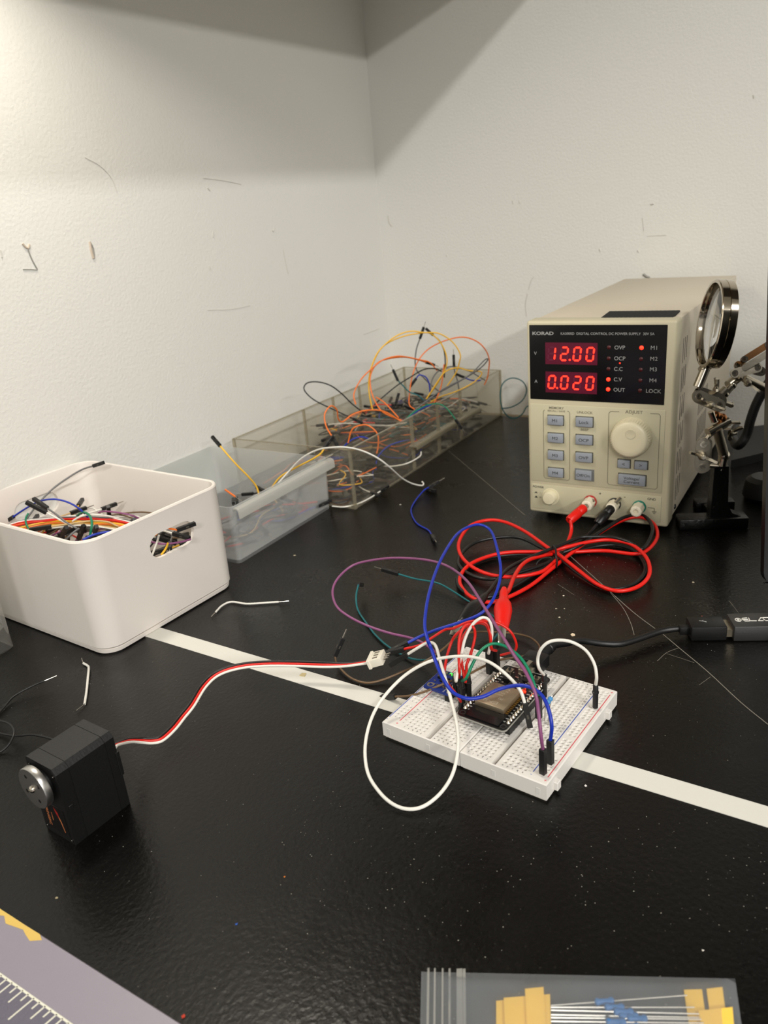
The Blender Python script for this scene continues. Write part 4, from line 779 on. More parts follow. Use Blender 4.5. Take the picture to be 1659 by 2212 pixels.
m_.text('ESP-32', .3, Fm(4.6, 3.05), bold=.01, ext=.002); m_.text('CE', .26, Fm(4.25, 3.45), ext=.002); m_.text('(R)', .22, Fm(4.95, 3.45), ext=.002)
for k, tt in enumerate(('WIFI+BT', 'ISM 2.4G', 'PA +20dBm', '802.11b/g/n')): m_.text(tt, .15, Fm(4.65, 3.75+.2*k), ext=.002)
m_.build('shield_print', mat('shield_print', (205, 196, 176), .4, .6), ep)
m_ = MB()
for i in range(12): m_.box(5.52, 5.66, 2.85+.15*i, 2.93+.15*i, ZP+.12, ZP+.16)
m_.build('module_pads', mat('gold_pad', (200, 160, 90), .3, 1), ep)
MB().box(4.38, 5.12, 6.35, 6.95, ZP+.06, ZP+.34, .04, 2).build('usb_socket', M_CHR2, ep)
for x in (3.95, 5.5):
    o = MB().box(x-.18, x+.18, 6.1, 6.45, ZP+.06, ZP+.22).build('push_button', M_CHR2, ep); MB().cyl((x, 6.27, ZP+.22), (x, 6.27, ZP+.3), .08).build('button_cap', M_BLK, o)
m_ = MB()
for (x, y, a, b, h) in ((4.75, 5.35, .3, .3, .12), (5.1, 5.95, .18, .15, .1), (4.2, 5.6, .25, .18, .14)): m_.box(x-a, x+a, y-b, y+b, ZP+.06, ZP+.06+h)
m_.build('chips', M_BLK, ep)
rd = random.Random(2); m_ = MB()
for k in range(52):
    x, y = rd.uniform(3.8, 5.7), rd.uniform(4.8, 6.35); a_ = rd.choice((.03, .05, .09)); m_.box(x-a_, x+a_, y-.045, y+.045, ZP+.06, ZP+.06+rd.choice((.05, .09, .14)), mi=0)
m_.build('surface_parts', M_PIN, ep)
MB().box(5.13, 5.27, 4.72, 4.82, ZP+.06, ZP+.14).build('red_led', M_LC, ep)
MB().box(5.36, 5.52, 4.98, 5.08, ZP+.06, ZP+.12).build('red_led', M_LON, ep)
l = bpy.data.lights.new('led_glow', 'POINT'); l.energy = .0015; l.color = (1, .05, .02); l.shadow_soft_size = .001; lo = bpy.data.objects.new('led_glow', l); COL.objects.link(lo); lo.location = bd(5.2, 4.77, ZP+.28)*CM
# ================================================================== SENSOR BOARD
im = thing('sensor_board', 'small blue sensor board with a green light on the left breadboard', 'circuit board', BDO, BY)
MB().prism(rrect(.5, 2.12, 3.05, 4.85, .06, 2), 1.32, 1.46).build('circuit_board', mat('blue_solder_mask', (22, 45, 120), .3), im)
MB().box(1.85, 2.1, 3.05, 4.85, .97, 1.32).build('header_strip', M_BLK, im)
m_ = MB()
for i in range(7): y = 3.18+.254*i; m_.lathe((1.97, y, 1.45), (0, 0, 1), [(0, .09), (.05, .07), (.15, .03), (.2, 0)], 10)
for (x, y) in ((.78, 3.35), (.78, 4.6)): m_.lathe((x, y, 1.455), (0, 0, 1), [(0, .2), (.01, .2), (.01, .13), (.002, .12), (.002, 0)], 20)
for k in range(26):
    x, y = rd.uniform(.7, 1.8), rd.uniform(3.3, 4.7); m_.box(x-.05, x+.05, y-.035, y+.035, 1.46, 1.46+rd.choice((.05, .09)))
m_.build('solder_points', M_CHR2, im)
m_ = MB(); m_.box(1.05, 1.45, 3.8, 4.2, 1.46, 1.55); m_.box(.8, 1.0, 4.0, 4.15, 1.46, 1.56); m_.build('chips', M_BLK, im)
m_ = MB()
for i, tt in enumerate(('VCC', 'GND', 'SCL', 'SDA', 'XDA', 'XCL', 'AD0')): m_.text(tt, .11, axes((1.72, 3.18+.254*i, 1.462), (0, -1, 0), (1, 0, 0), (0, 0, 1)), ext=.002)
m_.build('pin_print', mat('white_print', (215, 215, 210), .6), im)
MB().box(1.2, 1.34, 4.6, 4.7, 1.46, 1.54).build('green_led', mat('led_green', (60, 255, 60), .3, emit=(60, 255, 60), es=5), im)
# ================================================================== RESISTOR
rs = thing('resistor', 'single blue resistor standing in the right breadboard beside the controller', 'resistor', plugged('B', 1150, 575))
ro = plugged('B', 1150, 575); c1 = tr('B', [(1148, 458, 2.15)])[0]; c2 = tr('B', [(1176, 418, 2.35)])[0]; dd = (c2-c1).normalized(); LL = (c2-c1).length
m_ = MB(); m_.lathe(c1, dd, [(0, 0), (0, .08), (.05, .12), (.14, .13), (.2, .1), (LL-.2, .1), (LL-.14, .13), (LL-.05, .12), (LL, .08), (LL, 0)], 14)
m_.build('resistor_body', mat('resistor_blue', (60, 130, 185), .4), rs, origin=ro)
m_ = MB()
for f in (.25, .45, .65): m_.lathe(c1+dd*LL*f, dd, [(0, .104), (.05, .104)], 14)
m_.build('colour_bands', mat('band_brown', (70, 50, 90), .4), rs, origin=ro)
m_ = MB(); m_.tube([c1, c1-dd*.12, c1-dd*.15-Vector((0, 0, .3)), snap(plugged('B', 1135, 560), .95)], .025, 6); m_.tube([c2, c2+dd*.08, c2+dd*.05-Vector((.1, .05, .4)), snap(plugged('B', 1155, 588), .95)], .025, 6)
m_.build('leads', M_PIN, rs, origin=ro)

# ================================================================== SERVO
SO = Vector((-15.0, 27.5, 0)); SYW = R(-36)
sv = thing('servo_motor', 'black servo motor standing on end with a silver horn disc', 'servo motor', SO, SYW)
SBL = mat('servo_black', (11, 11, 11), .5, bump=.15, bscale=900); SB2 = mat('servo_black_side', (11, 11, 11), .52, bump=.15, bscale=900)
prof = [(-2.15, 0), (0, 0), (0, 3.82), (-.22, 4.08), (-2.12, 4.08), (-2.2, 4.0), (-2.2, .05)]
def sbody(y0, y1, shr=0):
    m_ = MB(); n = len(prof); q = [(a+(shr if a < -1 else -shr), max(b, shr) if b < 1 else b-shr) for a, b in prof]
    m_.add([(a, y0, b) for a, b in q]+[(a, y1, b) for a, b in q], [tuple(range(n)), tuple(reversed(range(n, 2*n)))]+[(i, n+i, n+(i+1) % n, (i+1) % n) for i in range(n)])
    return m_
sbody(.0, .62).build('front_cover', SBL, sv, flat=True); sbody(.62, .65, .02).build('seam', M_BLK, sv, flat=True); sbody(.65, 2.5).build('motor_case', SB2, sv, flat=True)
sbody(2.5, 2.53, .02).build('seam', M_BLK, sv, flat=True); sbody(2.53, 3.0).build('rear_cover', SBL, sv, flat=True)
m_ = MB(); m_.box(-.06, .07, .15, .35, 1.9, 2.1, .02, 1); m_.box(-.05, .05, 2.9, 3.08, 1.7, 3.0, .02, 1); m_.build('mounting_lug', SBL, sv)
hc = Vector((-1.14, .22, 3.1))
MB().cyl(hc, hc+Vector((0, -.45, 0)), .62, n=32).build('output_boss', SBL, sv)
M_AL = mat('anodised_aluminium', (188, 186, 182), .35, 1, bump=.04, bscale=900)
ht = MB().lathe(hc+Vector((0, -.45, 0)), (0, -1, 0), [(0, .2), (0, .98), (.03, 1.0), (.3, 1.0), (.33, .98), (.33, 0)], 48).build('horn_disc', M_AL, sv)
m_ = MB()
for a in (30, 120, 210, 300): x = hc.x+.62*math.cos(R(a)); z = hc.z+.62*math.sin(R(a)); m_.lathe((x, -.562, z), (0, -1, 0), [(0, .1), (.004, .09), (.004, 0)], 14)
m_.build('screw_holes', mat('tapped_hole', (90, 86, 80), .25, 1), ht)
m_ = MB(); m_.lathe(hc+Vector((0, -.78, 0)), (0, -1, 0), [(0, .16), (.04, .17), (.1, .14), (.14, .07), (.14, 0)], 20); m_.box(hc.x-.1, hc.x+.1, -.71, -.69, hc.z-.02, hc.z+.02); m_.build('centre_screw', M_CHR, ht)
for (x, z) in ((-.22, 3.7), (-2.0, 3.75), (-.2, .2), (-2.0, .3)): MB().lathe((x, -.005, z), (0, -1, 0), [(0, .1), (.02, .1), (.02, .05), (-.0, .04), (0, 0)], 12).build('case_screw', mat('dark_screw', (90, 88, 84), .3, 1), sv)
MB().box(-1.95, -.25, -.02, 0, .35, 1.85, .01, 1).build('sticker', mat('sticker_black', (12, 11, 11), .3), sv)
m_ = MB(); XT = lambda x, z: axes((x, -.024, z), (0, 0, -1), (1, 0, 0), (0, -1, 0))
m_.text('SPRINGRC', .26, XT(-1.62, 1.1), bold=.01, ext=.002); m_.text('SM-S4303R', .1, XT(-1.3, 1.1), ext=.002)
m_.add([(-.98, -.026, 1.75), (-.85, -.026, 1.6), (-.62, -.026, 1.1), (-.5, -.026, .5), (-.56, -.026, .5), (-.7, -.026, 1.05), (-.9, -.026, 1.5)], [(0, 1, 2, 3, 4, 5, 6)])
m_.build('sticker_print', mat('copper_print', (176, 104, 62), .4), sv)
MB().add([(-.98, -.027, 1.78), (-.72, -.027, 1.5), (-.75, -.027, 1.2), (-.92, -.027, 1.5)], [(0, 1, 2, 3)]).build('sticker_swoosh', mat('red_print', (150, 30, 25), .4), sv)
# servo cable: three wires side by side and the white plug
cab = tr('S', [(960, 930, 2.2), (990, 905, 2.0), (1100, 870, 1.2), (1200, 868, .7), (1300, 870, .5), (1380, 850, .45), (1480, 760, .5), (1560, 660, .6), (1640, 560, .8)])+tr('X', [(440, 1482, 1), (470, 1455, 1.2), (515, 1440, 1.3), (570, 1434, 1.3), (640, 1434, 1.2), (700, 1436, 1.2), (750, 1436, 1.3), (805, 1428, 1.6)])
smooth_c = cab
SMi = (Matrix.Translation(SO) @ Matrix.Rotation(SYW, 4, 'Z')).inverted()
for k, c in enumerate(('black', 'red', 'white')):
    pts = []
    for i, p in enumerate(cab):
        d = (cab[min(i+1, len(cab)-1)]-cab[max(i-1, 0)]).normalized(); s = Vector((d.y, -d.x, 0)).normalized()
        s = (s*.8+Vector((0, 0, -.5))).normalized() if 1 < i < len(cab)-2 else s
        pts.append(SMi @ (p+s*(k-1)*.135))
    MB().tube(pts, .072, 8, samples=6).build('cable', WIRE[c], sv, smoothang=80)
pp = tr('A', [(308, 1065, 1.6)])[0]; pq = tr('A', [(405, 1040, 1.9)])[0]
F = frame(SMi @ pp, (SMi.to_3x3() @ (pq-pp)))
m_ = MB(); m_.box(-.48, .48, -.24, .24, -.05, .85, .04, 2, M=F); m_.box(-.55, .55, -.28, .28, -.05, .15, .03, 1, M=F)
pg = m_.build('plug', WHITE_ := mat('nylon_white', (222, 216, 200), .5), sv)
m_ = MB()
for x in (-.28, 0, .28): m_.box(x-.07, x+.07, .235, .25, .3, .6, M=F); 
m_.build('plug_slots', mat('slot_dark', (120, 112, 98), .6), pg)
m_ = MB()
for x in (-.26, 0, .26): m_.box(x-.03, x+.03, -.03, .03, .8, 1.2, M=F)
m_.build('pins', M_PIN, pg)

# ================================================================== USB CABLE + ADAPTER
org = P(1300, 1400)
ub = thing('usb_cable', 'black usb cable running from the controller board to the grey adapter', 'cable', org)
pl0 = bd(4.75, 7.0, ZP+.2); dirp = BYY
q0 = tr('X', [(1180, 1415, 1.75)])[0]
MB().box(-.35, .35, -.12, .12, -.4, .15, M=frame(pl0, dirp, BXX)).build('micro_plug', M_CHR2, ub, origin=org)
Fp = frame(pl0+dirp*.1, dirp, BXX)
m_ = MB(); m_.box(-.36, .36, -.62, .62, 0, 1.1, .12, 2, M=Fp); m_.lathe(pl0+dirp*1.2, dirp, [(0, 0), (0, .34), (.9, .32), (.95, .36), (1.3, .36), (1.35, .2)], 18); m_.build('plug_body', M_BLK, ub, origin=org)
pe = pl0+dirp*2.5
MB().tube([pl0+dirp*2.2, pe]+tr('X', [(1222, 1390, 1.3), (1255, 1384, 1.0), (1300, 1390, .6), (1340, 1391, .45), (1380, 1380, .4), (1430, 1363, .4), (1475, 1357, .45), (1500, 1357, .5)]), .19, 12, samples=6).build('cord', M_BLK, ub, origin=org, smoothang=80)
AX = (P(1659, 1328, .9)-P(1575, 1328, .9)).normalized(); AX = Vector((math.cos(R(-8)), math.sin(R(-8)), 0)); AYv = Vector((-AX.y, AX.x, 0))
a0 = P(1587, 1357, .9); a0.z = 0
def AF(p): return axes(p, AX, AYv, (0, 0, 1))
m_ = MB(); m_.box(-2.35, -.35, .1, 1.45, .02, .92, .07, 2, M=AF(a0)); m_.box(-2.9, -2.3, .5, .95, .2, .7, .05, 2, M=AF(a0)); m_.build('plug_housing', M_BLK, ub, origin=org)
MB().box(-.36, .05, .18, 1.36, .22, .7, M=AF(a0)).build('plug_shell', mat('shell_metal', (170, 160, 140), .35, 1), ub, origin=org)
m_ = MB()
for (pa, pb_) in (((-1.75, .9), (-1.35, .78)), ((-1.6, .85), (-1.5, .95)), ((-1.5, .82), (-1.38, .7))): m_.cyl(AF(a0) @ Vector((pa[0], pa[1], .925)), AF(a0) @ Vector((pb_[0], pb_[1], .925)), .015, n=5)
m_.build('usb_mark', M_SILV, ub, origin=org)
ad = thing('usb_adapter', 'dark grey aluminium usb adapter with white lettering at the right edge', 'adapter', a0)
GM = mat('grey_aluminium', (92, 92, 92), .4, .8, bump=.06, bscale=900)
MB().box(0, 6, 0, 1.6, .02, .98, .05, 2, M=AF(Vector((0, 0, 0)))).build('adapter_body', GM, ad)
m_ = MB()
def stroke(pts, r=.035):
    for i in range(len(pts)-1): m_.cyl(AF(Vector((0, 0, 0))) @ Vector((pts[i][0], pts[i][1], .985)), AF(Vector((0, 0, 0))) @ Vector((pts[i+1][0], pts[i+1][1], .985)), r, n=6)
ring = lambda cx, cy, r: [(cx+r*math.cos(R(a)), cy+r*math.sin(R(a))*1.1) for a in range(0, 361, 30)]
stroke(ring(.42, .8, .16)); stroke(ring(.42, .8, .05))
stroke([(.98, 1.0), (.7, .97), (.66, .85), (.76, .64), (1.02, .64)]); stroke([(.7, .82), (.98, .82)]); stroke([(1.06, 1.0), (1.04, .66), (1.4, .64)])
stroke([(1.75, 1.0), (1.5, .65), (1.78, .64)]); stroke([(1.7, .98), (1.86, .98)]); stroke([(1.86, 1.0), (2.25, 1.0), (2.32, .82), (2.28, .64), (1.9, .64), (1.84, .82), (1.86, 1.0)])
m_.build('lettering', mat('engraved_white', (205, 203, 195), .5), ad)

# ================================================================== LAPTOP (edge)
lp = thing('laptop', 'black laptop, only the left edge of its screen in view at the right', 'laptop', (22.7, 42.1, 0), R(-6))
LB = mat('laptop_black', (16, 17, 18), .3)
TL = Matrix.Translation((0, 0, 1.6)) @ Matrix.Rotation(R(-10), 4, 'X')
m_ = MB(); q = rrect(0, 33, .2, 21.8, .8, 5); n = len(q)
m_.add([(a, 0, b) for a, b in q]+[(a, .55, b) for a, b in q], [tuple(range(n)), tuple(reversed(range(n, 2*n)))]+[(i, n+i, n+(i+1) % n, (i+1) % n) for i in range(n)], TL)
sc = m_.build('screen_lid', LB, lp)
MB().box(.35, 32.6, -.03, .02, 1.4, 21.4, M=TL).build('display_panel', mat('display_off', (8, 8, 9), .1), sc)
MB().box(.12, 33, .1, .4, .25, .3, M=TL).build('rubber_rim', M_BLK, sc)
MB().box(.5, 33, -22.5, .5, .3, 1.7, .2, 3).build('base', LB, lp)
MB().cyl((.6, .3, 1.7), (3, .3, 1.7), .45, n=20).build('hinge', M_BLK, lp)
for (x, y) in ((2, -1.5), (2, -21), (31, -1.5), (31, -21)): MB().cyl((x, y, 0), (x, y, .35), .5).build('foot', M_BLK, lp)

# ================================================================== HELPING HANDS
HO = Vector((25, 53.5, 0))
hh = thing('helping_hands', 'soldering helping hands stand with a round magnifier on a black iron base', 'soldering stand', HO)
IRON = mat('cast_iron_black', (15, 15, 15), .32, bump=.5, bscale=350)
def HP(x, y, Y): ox, oy, s = CROP['I']; return V(ox+x*s, oy+y*s, Y)
# base: front foot bar, rear foot bar, spine, post
b0 = P(1468, 1146); b1 = P(1617, 1141); bx_ = (b1-b0).normalized(); by_ = Vector((-bx_.y, bx_.x, 0)); BL_ = (b1-b0).length
Fh = axes(b0-HO, bx_, by_, (0, 0, 1))
m_ = MB(); m_.box(0, BL_, 0, 1.5, 0, .85, .1, 2, M=Fh); m_.box(2.1, BL_, 3.5, 4.7, 0, .85, .1, 2, M=Fh); m_.box(2.6, 4.0, 1.2, 3.8, 0, .8, .1, 2, M=Fh)
xa = 2.3
m_.add([(xa, .3, .6), (xa+1.3, .3, .6), (xa+1.15, .5, 4.9), (xa+.1, .5, 4.9), (xa, 1.5, .6), (xa+1.3, 1.5, .6), (xa+1.15, 1.3, 4.9), (xa+.1, 1.3, 4.9)], [(0, 1, 2, 3), (5, 4, 7, 6), (4, 0, 3, 7), (1, 5, 6, 2), (3, 2, 6, 7)], Fh)
m_.add([(xa+1.1, .35, .8), (xa+2.4, .35, .8), (xa+1.6, .35, 1.15), (xa+1.2, .35, 2.0), (xa+1.1, 1.45, .8), (xa+2.4, 1.45, .8), (xa+1.6, 1.45, 1.15), (xa+1.2, 1.45, 2.0)], [(0, 1, 2, 3), (7, 6, 5, 4), (1, 5, 6, 2), (2, 6, 7, 3)], Fh)
m_.build('iron_base', IRON, hh)
post_top = Fh @ Vector((xa+.7, .9, 4.9)); YB = HO.y
def hl(p): return p-HO
def rod(name, a, b, r, mt=M_CHR, ball=0):
    m_ = MB().cyl(hl(a), hl(b), r, n=22)
    for p in (a, b)[:ball]: m_.lathe(hl(p)-Vector((0, 0, r*1.15)), (0, 0, 1), [(r*1.15*(1-math.cos(R(t))), r*1.15*math.sin(R(t))) for t in range(0, 181, 15)], 18)
    return m_.build(name, mt, hh, smoothang=50)
PT = post_top+HO; YT = PT.y
e1 = HP(605, 1490, YT); rod('pivot_ball', PT-Vector((0, 0, .3)), e1, .38, M_CHR, 2)
e2 = HP(548, 1275, YT-.6); rod('rod', e1, e2, .36, M_CHR2)
j1 = HP(570, 1225, YT-.4)
def capsule(name, a, b, hw, th, nrm, mt, holes=True):
    a, b = hl(a), hl(b); X = (b-a).normalized(); Z = Vector(nrm); Z = (Z-X*Z.dot(X)).normalized(); Y = Z.cross(X); L = (b-a).length; pts = []
    for i in range(13): t = R(-90+180*i/12); pts.append((L+hw*math.cos(t), hw*math.sin(t)))
    for i in range(13): t = R(90+180*i/12); pts.append((hw*math.cos(t), hw*math.sin(t)))
    m_ = MB().prism(pts, -th/2, th/2, axes(a, X, Y, Z)); o = m_.build(name, mt, hh)
    if holes:
        k = MB()
        for x in (0, L): k.lathe(axes(a, X, Y, Z) @ Vector((x, 0, th/2)), Z, [(0, .24), (.03, .24), (.03, .13), (.0, .12), (0, 0)], 16)
        k.build('rivet', M_CHR, o)
    return o
def wingnut(c, axis, wdir, s=1.0):
    c = hl(c); a = Vector(axis).normalized(); w_ = Vector(wdir); w_ = (w_-a*w_.dot(a)).normalized(); t = a.cross(w_)
    m_ = MB(); m_.lathe(c, a, [(0, .3*s), (.15, .3*s), (.4*s, .2*s), (.5*s, .17*s), (.5*s, 0)], 18)
    for sg in (1, -1):
        q = [(.12, .05), (.5, .12), (.95, .35), (1.12, .62), (1.0, .8), (.78, .75), (.5, .45), (.12, .32)]; F_ = axes(c, w_*sg, a, t*sg)
        m_.prism([(x*s, y*s) for x, y in q], -.09*s, .09*s, F_)
    m_.lathe(c+a*.4*s, a, [(0, .13*s), (.3*s, .13*s), (.3*s, 0)], 12)
    return m_.build('wing_nut', M_CHR2, hh)
TO = Vector((-.25, -1, .15))
rod('joint_block', HP(640, 1215, YT-.2), HP(475, 1310, YT-.6), .36, M_CHR, 0)
rod('screw_rod', HP(520, 1290, YT-.4), HP(440, 1385, YT-.6), .18, M_CHR2)
rod('screw_rod', HP(630, 1228, YT-.2), HP(725, 1228, YT), .12, M_CHR2, 2)
wingnut(HP(650, 1310, YT-.2), (1, .1, -.2), (.2, -.6, .7), .8)
capsule('clamp_plate', HP(440, 1400, YT-.7), HP(428, 1580, YT-.7), .5, .12, TO, M_CHR2); capsule('clamp_plate', HP(455, 1395, YT-.3), HP(443, 1575, YT-.3), .5, .12, TO, M_CHR2, False)
wingnut(HP(433, 1495, YT-.8), TO, HP(540, 1535, YT)-HP(320, 1460, YT), 1.0)
rod('rod', HP(480, 1570, YT-.4), HP(580, 1575, YT), .17, M_CHR)
rod('link', HP(540, 1170, YT-.3), HP(590, 1190, YT-.3), .3, mat('copper_joint', (180, 120, 75), .25, 1), 2)
capsule('clamp_plate', HP(400, 1020, YT-.8), HP(565, 1090, YT-.8), .48, .12, (-.1, -1, .55), M_CHR2); capsule('clamp_plate', HP(415, 995, YT-.4), HP(575, 1050, YT-.4), .48, .12, (-.1, -1, .55), M_CHR)
wingnut(HP(500, 1085, YT-.95), (-.1, -1, .3), HP(590, 1130, YT)-HP(420, 1040, YT), .85)
rod('link', HP(500, 1140, YT-.4), HP(530, 1220, YT-.4), .24, M_CHR)
wingnut(HP(540, 975, YT+.2), (-.2, -.3, 1), (0, .3, 1), .8); rod('thumb_tab', HP(548, 960, YT+.2), HP(553, 880, YT+.2), .16, M_CHR2)
rod('rod', HP(570, 1010, YT+.2), HP(620, 960, YT+.3), .3, M_CHR2); rod('rod', HP(610, 1000, YT+.3), HP(670, 930, YT+.5), .27, M_CHR, 2)
rod('rod', HP(590, 1060, YT), HP(660, 1085, YT+.3), .2, M_CHR2, 2)
rod('lens_stem', HP(395, 945, YT-.6), HP(455, 800, YT-.4), .35, M_CHR)
# magnifier
lcn = HP(545, 445, YT-.1); u_ = Vector((.13, .0, .99)).normalized(); nn_ = Vector((-.975, .16, .12)); nn_ = (nn_-u_*nn_.dot(u_)).normalized()
m_ = MB(); m_.lathe(hl(lcn)-nn_*.5, nn_, [(0, 2.75), (0, 3.0), (.04, 3.06), (.5, 3.08), (.52, 3.03), (.56, 3.08), (1.0, 3.06), (1.06, 3.0), (1.06, 2.82), (.95, 2.78), (.1, 2.75), (0, 2.75)], 64); ring_ = m_.build('magnifier_ring', mat('chrome_ring', (200, 190, 172), .1, 1), hh)
prof = [(0, 0), (.0, 0.01)]+[(-.28*(1-(r_/2.78)**2)+.0, r_) for r_ in (.5, 1, 1.5, 2, 2.5, 2.78)]
pr1 = [(.5-.3*(1-(r_/2.78)**2), r_) for r_ in (0, .5, 1, 1.5, 2, 2.5, 2.78)]; pr2 = [(.58+.3*(1-(r_/2.78)**2), r_) for r_ in (2.78, 2.5, 2, 1.5, 1, .5, 0)]
MB().lathe(hl(lcn)-nn_*.5, nn_, pr1+pr2, 48).build('lens', mat('lens_glass', (250, 252, 252), .0, trans=1, ior=1.5), ring_, smoothang=60)
rod('ring_clamp', HP(440, 780, YT-.3), HP(460, 815, YT-.3), .42, M_CHR)
# right arm and clip
YR = YT+1.0
rod('arm', HP(640, 930, YR-.4), HP(735, 850, YR), .36, M_CHR2); rod('arm', HP(760, 870, YR), HP(980, 975, YR+.5), .3, M_CHR2)
wingnut(HP(790, 910, YR-.4), (-.2, -1, 0), (.7, 0, -.5), .9)
capsule('clamp_plate', HP(690, 835, YR-.5), HP(870, 790, YR-.3), .35, .1, (0, -1, .4), M_CHR2); capsule('clamp_plate', HP(720, 775, YR), HP(900, 820, YR), .35, .1, (0, -1, .4), M_CHR)
cpj = mat('tarnished_copper', (150, 108, 70), .3, 1)
for (o1, o2, mt_) in (((765, 725), (950, 610), cpj), ((770, 790), (950, 680), M_CHR2)):
    a_, b_ = HP(o1[0], o1[1], YR-.3), HP(o2[0], o2[1], YR-.3); capsule('alligator_clip', a_, b_, .24, .3, (0, -1, .5), mt_, mt_ is cpj)
# dark power cable and flat black base behind the stand
bb = thing('black_plastic_base', 'flat black plastic base on the bench behind the helping hands', 'base', P(1600, 1000))
q = [P(1578, 1012), P(1650, 996), P(1652, 935), P(1590, 940)]; m_ = MB().prism([(p.x, p.y) for p in (q[0], P(1690, 985), P(1690, 930), q[3])], 0, .8); m_.build('base_plate', M_BLK, bb, origin=Vector((P(1600, 1000).x, P(1600, 1000).y, 0)), flat=True)
pc = thing('power_cord', 'thick black power cord rising from behind the helping hands', 'cable', P(1600, 960))
MB().tube([V(1590, 925, 70), V(1583, 945, 68), V(1595, 962, 66), V(1612, 940, 66), V(1622, 905, 66), V(1635, 870, 66), V(1655, 835, 66), V(1680, 800, 66)], .42, 12, samples=6).build('cord', M_BLK, pc, origin=P(1600, 960), smoothang=80)
ph = thing('round_stand', 'black rounded stand base at the right edge behind the laptop screen', 'stand', P(1650, 1075))
MB().lathe((0, 0, 0), (0, 0, 1), [(0, 0), (0, 1.5), (.3, 1.7), (1.6, 1.5), (1.9, 1.1), (1.9, 0)], 28).build('stand_body', M_BLK, ph)

# ================================================================== CUTTING MAT
c0 = P(0, 1962, .3); c1_ = P(393, 2212, .3); mx = (c1_-c0).normalized(); mx.z = 0; mx.normalize(); my = Vector((mx.y, -mx.x, 0))
MO = Vector((c0.x, c0.y, 0))-mx*6
cm_ = thing('cutting_mat', 'lilac cutting mat with white ruler ticks at the bottom left corner', 'cutting mat', MO, math.atan2(mx.y, mx.x))
MB().box(0, 30, -22, 0, 0, .3, .04, 1).build('mat_sheet', mat('lilac_vinyl', (138, 131, 142), .42, bump=.06, bscale=300), cm_)
MB().box(.5, 29.5, -21, -1.86, .3, .304).build('printed_field', mat('grid_print', (98, 94, 108), .5, bump=.4, bscale=900), cm_)
m_ = MB(); m_.box(.5, 29.5, -1.87, -1.79, .3, .309)
for i in range(90):
    x = .6+i*.3175; L_ = (.95, .3, .55, .3)[i % 4]
    m_.add([(x-.03, -1.83, .309), (x+.03, -1.83, .309), (x+.03-L_*.12, -1.83-L_, .309), (x-.03-L_*.12, -1.83-L_, .309)], [(0, 3, 2, 1)])
m_.build('ruler_ticks', mat('tick_white', (226, 224, 206), .5), cm_)
m_ = MB(); m_.prism([(5.6, 0), (6.2, -.02), (6.9, -.02), (7.7, -.03), (8.6, -.02), (8.9, -.15), (8.5, -.4), (8.1, -.3), (7.8, -.2), (7.2, -.3), (6.9, -.35), (6.5, -.15), (6.1, -.3), (5.7, -.25)], .3, .312); m_.build('paint_smear', mat('yellow_paint', (214, 180, 90), .5), cm_)

# ================================================================== RESISTOR BAG
BO = Vector((5, 15.5, 0)); bg = thing('zip_bag', 'clear zip bag holding taped blue resistors at the bottom right', 'bag', BO)
FILM = clear_mat('bag_film', (246, 247, 248), milky=.19, milkc=(228, 232, 236), rough=.22, gloss=.6)
A_, B_, C_, D_ = P(910, 2098, .05), P(1588, 2113, .05), P(1602, 2212, .05), P(908, 2212, .05)
dn1 = (D_-A_)*2.6; dn2 = (C_-B_)*2.6
rd = random.Random(9)
def sheet(zf, name):
    m_ = MB(); nx, ny = 44, 26
    for j in range(ny+1):
        for i in range(nx+1):
            u, v = i/nx, j/ny; p = (A_*(1-u)+B_*u)+((dn1*(1-u)+dn2*u)*v); e_ = min(u, 1-u, v, 1-v)
            z = zf(u, v)*min(1, e_*9); m_.v.append(Vector((p.x, p.y, .03+z)))
    for j in range(ny):
        for i in range(nx): a = j*(nx+1)+i; m_.f.append((a, a+1, a+nx+2, a+nx+1)); m_.m.append(0)
    m_.build(name, FILM, bg, origin=BO, smoothang=180)
sheet(lambda u, v: .36+.03*math.sin(u*13+v*9)+.015*math.sin(u*31-v*17), 'top_film'); sheet(lambda u, v: 0.0, 'bottom_film')
m_ = MB()
for (fx, wd_) in ((.03, .035), (.055, .03), (.085, .03), (.112, .035), (.15, .1), (.168, .05)):
    u = fx*.85; a = A_*(1-u)+B_*u; dn = (dn1*(1-u)+dn2*u); a = a+dn*.012; b = a+dn; b.z = .34; a.z = .3
    s = Vector((1, 0, 0))*wd_
    m_.add([a-s, a+s, b+s, b-s], [(0, 1, 2, 3)])
m_.build('zip_ridges', clear_mat('zip_plastic', (225, 225, 220), milky=.6, milkc=(210, 208, 200)), bg, origin=BO, flat=True)
M_YT = mat('yellow_paper_tape', (250, 204, 84), .6, bump=.05); M_RBL = mat('resistor_blue2', (50, 115, 175), .4)
pos = [((1072, 2165), (1185, 2165), 2.2), ((1160, 2137), (1175, 2150), 2.4)]
def tape_blk(pts, z0, z1, lab):
    q = [P(a, b, z0) for a, b in pts]; o0 = Vector((q[0].x, q[0].y, 0)); m_ = MB().prism([(p.x, p.y) for p in q][::-1], z0, z1)
    t = m_.build('resistor_tape', M_YT, origin=o0, flat=True); tag(t, lab, 'tape')
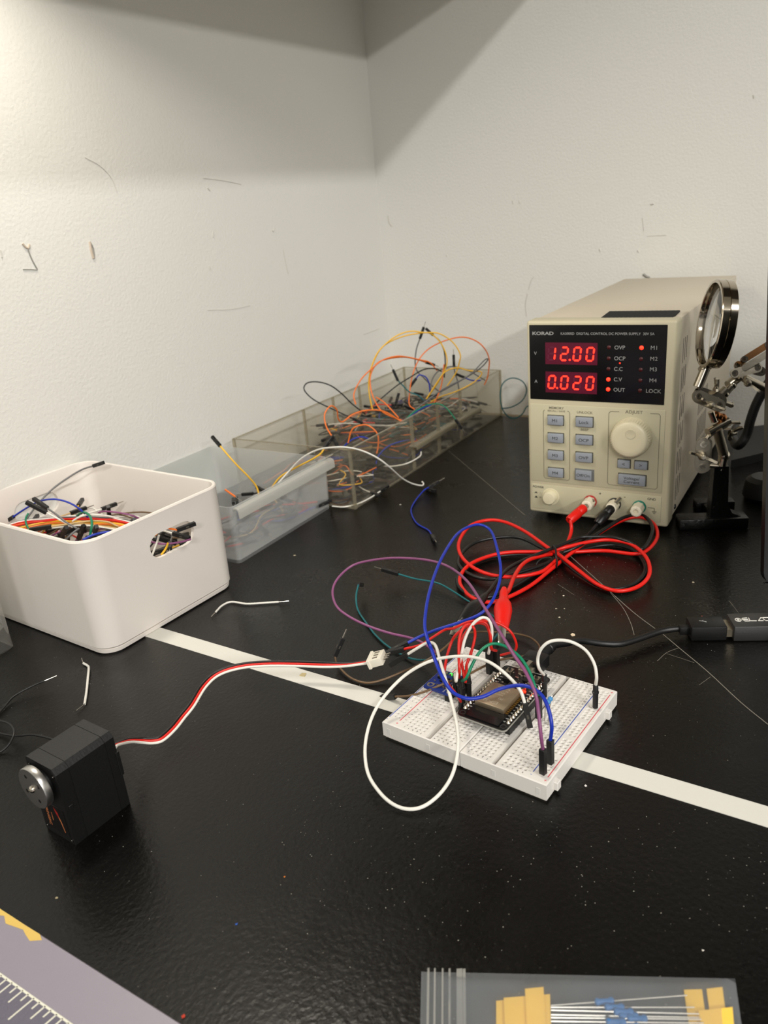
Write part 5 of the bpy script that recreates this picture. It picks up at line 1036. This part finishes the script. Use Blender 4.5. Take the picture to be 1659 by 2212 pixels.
tape_blk([(1072, 2165), (1135, 2158), (1150, 2330), (1072, 2330)], .05, .12, 'leftmost yellow paper tape strip in the zip bag')
tape_blk([(1088, 2158), (1188, 2150), (1194, 2330), (1095, 2330)], .14, .2, 'widest yellow paper tape block at the left in the zip bag')
tape_blk([(1134, 2138), (1174, 2134), (1182, 2260), (1140, 2260)], .22, .27, 'yellow paper tape strip sticking out highest at the left in the zip bag')
tape_blk([(1477, 2141), (1516, 2140), (1530, 2240), (1492, 2240)], .05, .12, 'left yellow tape strip of the right-hand pair in the zip bag')
tape_blk([(1526, 2139), (1560, 2135), (1574, 2240), (1540, 2240)], .06, .13, 'right yellow tape strip of the right-hand pair in the zip bag')
tape_blk([(1508, 2186), (1582, 2178), (1592, 2300), (1530, 2300)], .16, .22, 'lower yellow tape block at the right in the zip bag')
for k, (xa_, ya, xb, yb, cx, cy) in enumerate([(1190, 2172, 1484, 2150, 1305, 2161), (1190, 2176, 1500, 2176, 1328, 2178), (1190, 2182, 1510, 2190, 1345, 2176), (1190, 2192, 1515, 2198, 1358, 2194), (1190, 2198, 1515, 2202, 1375, 2194), (1190, 2206, 1520, 2210, 1330, 2205), (1190, 2216, 1520, 2220, 1360, 2216), (1190, 2226, 1520, 2232, 1345, 2228)]):
    z = .2+.02*(k % 3); a, c, b = P(xa_, ya, z), P(cx, cy, z+.02), P(xb, yb, z); d = (b-a).normalized()
    t = thing('resistor', 'blue resistor on long leads inside the zip bag, number counted down the bag', 'resistor', Vector((c.x, c.y, 0)), 0, 'blue resistors in the zip bag')
    t['label'] = 'small blue resistor on straight leads inside the clear zip bag'
    o0 = Vector((c.x, c.y, 0)); c = a+(b-a)*((c-a).length/(b-a).length)
    MB().lathe(c-d*.32, d, [(0, 0), (0, .06), (.04, .11), (.12, .12), (.18, .09), (.46, .09), (.52, .12), (.6, .11), (.64, .06), (.64, 0)], 12).build('resistor_body', M_RBL, t, origin=o0)
    MB().cyl(a, b, .022, n=6).build('leads', M_PIN, t, origin=o0)
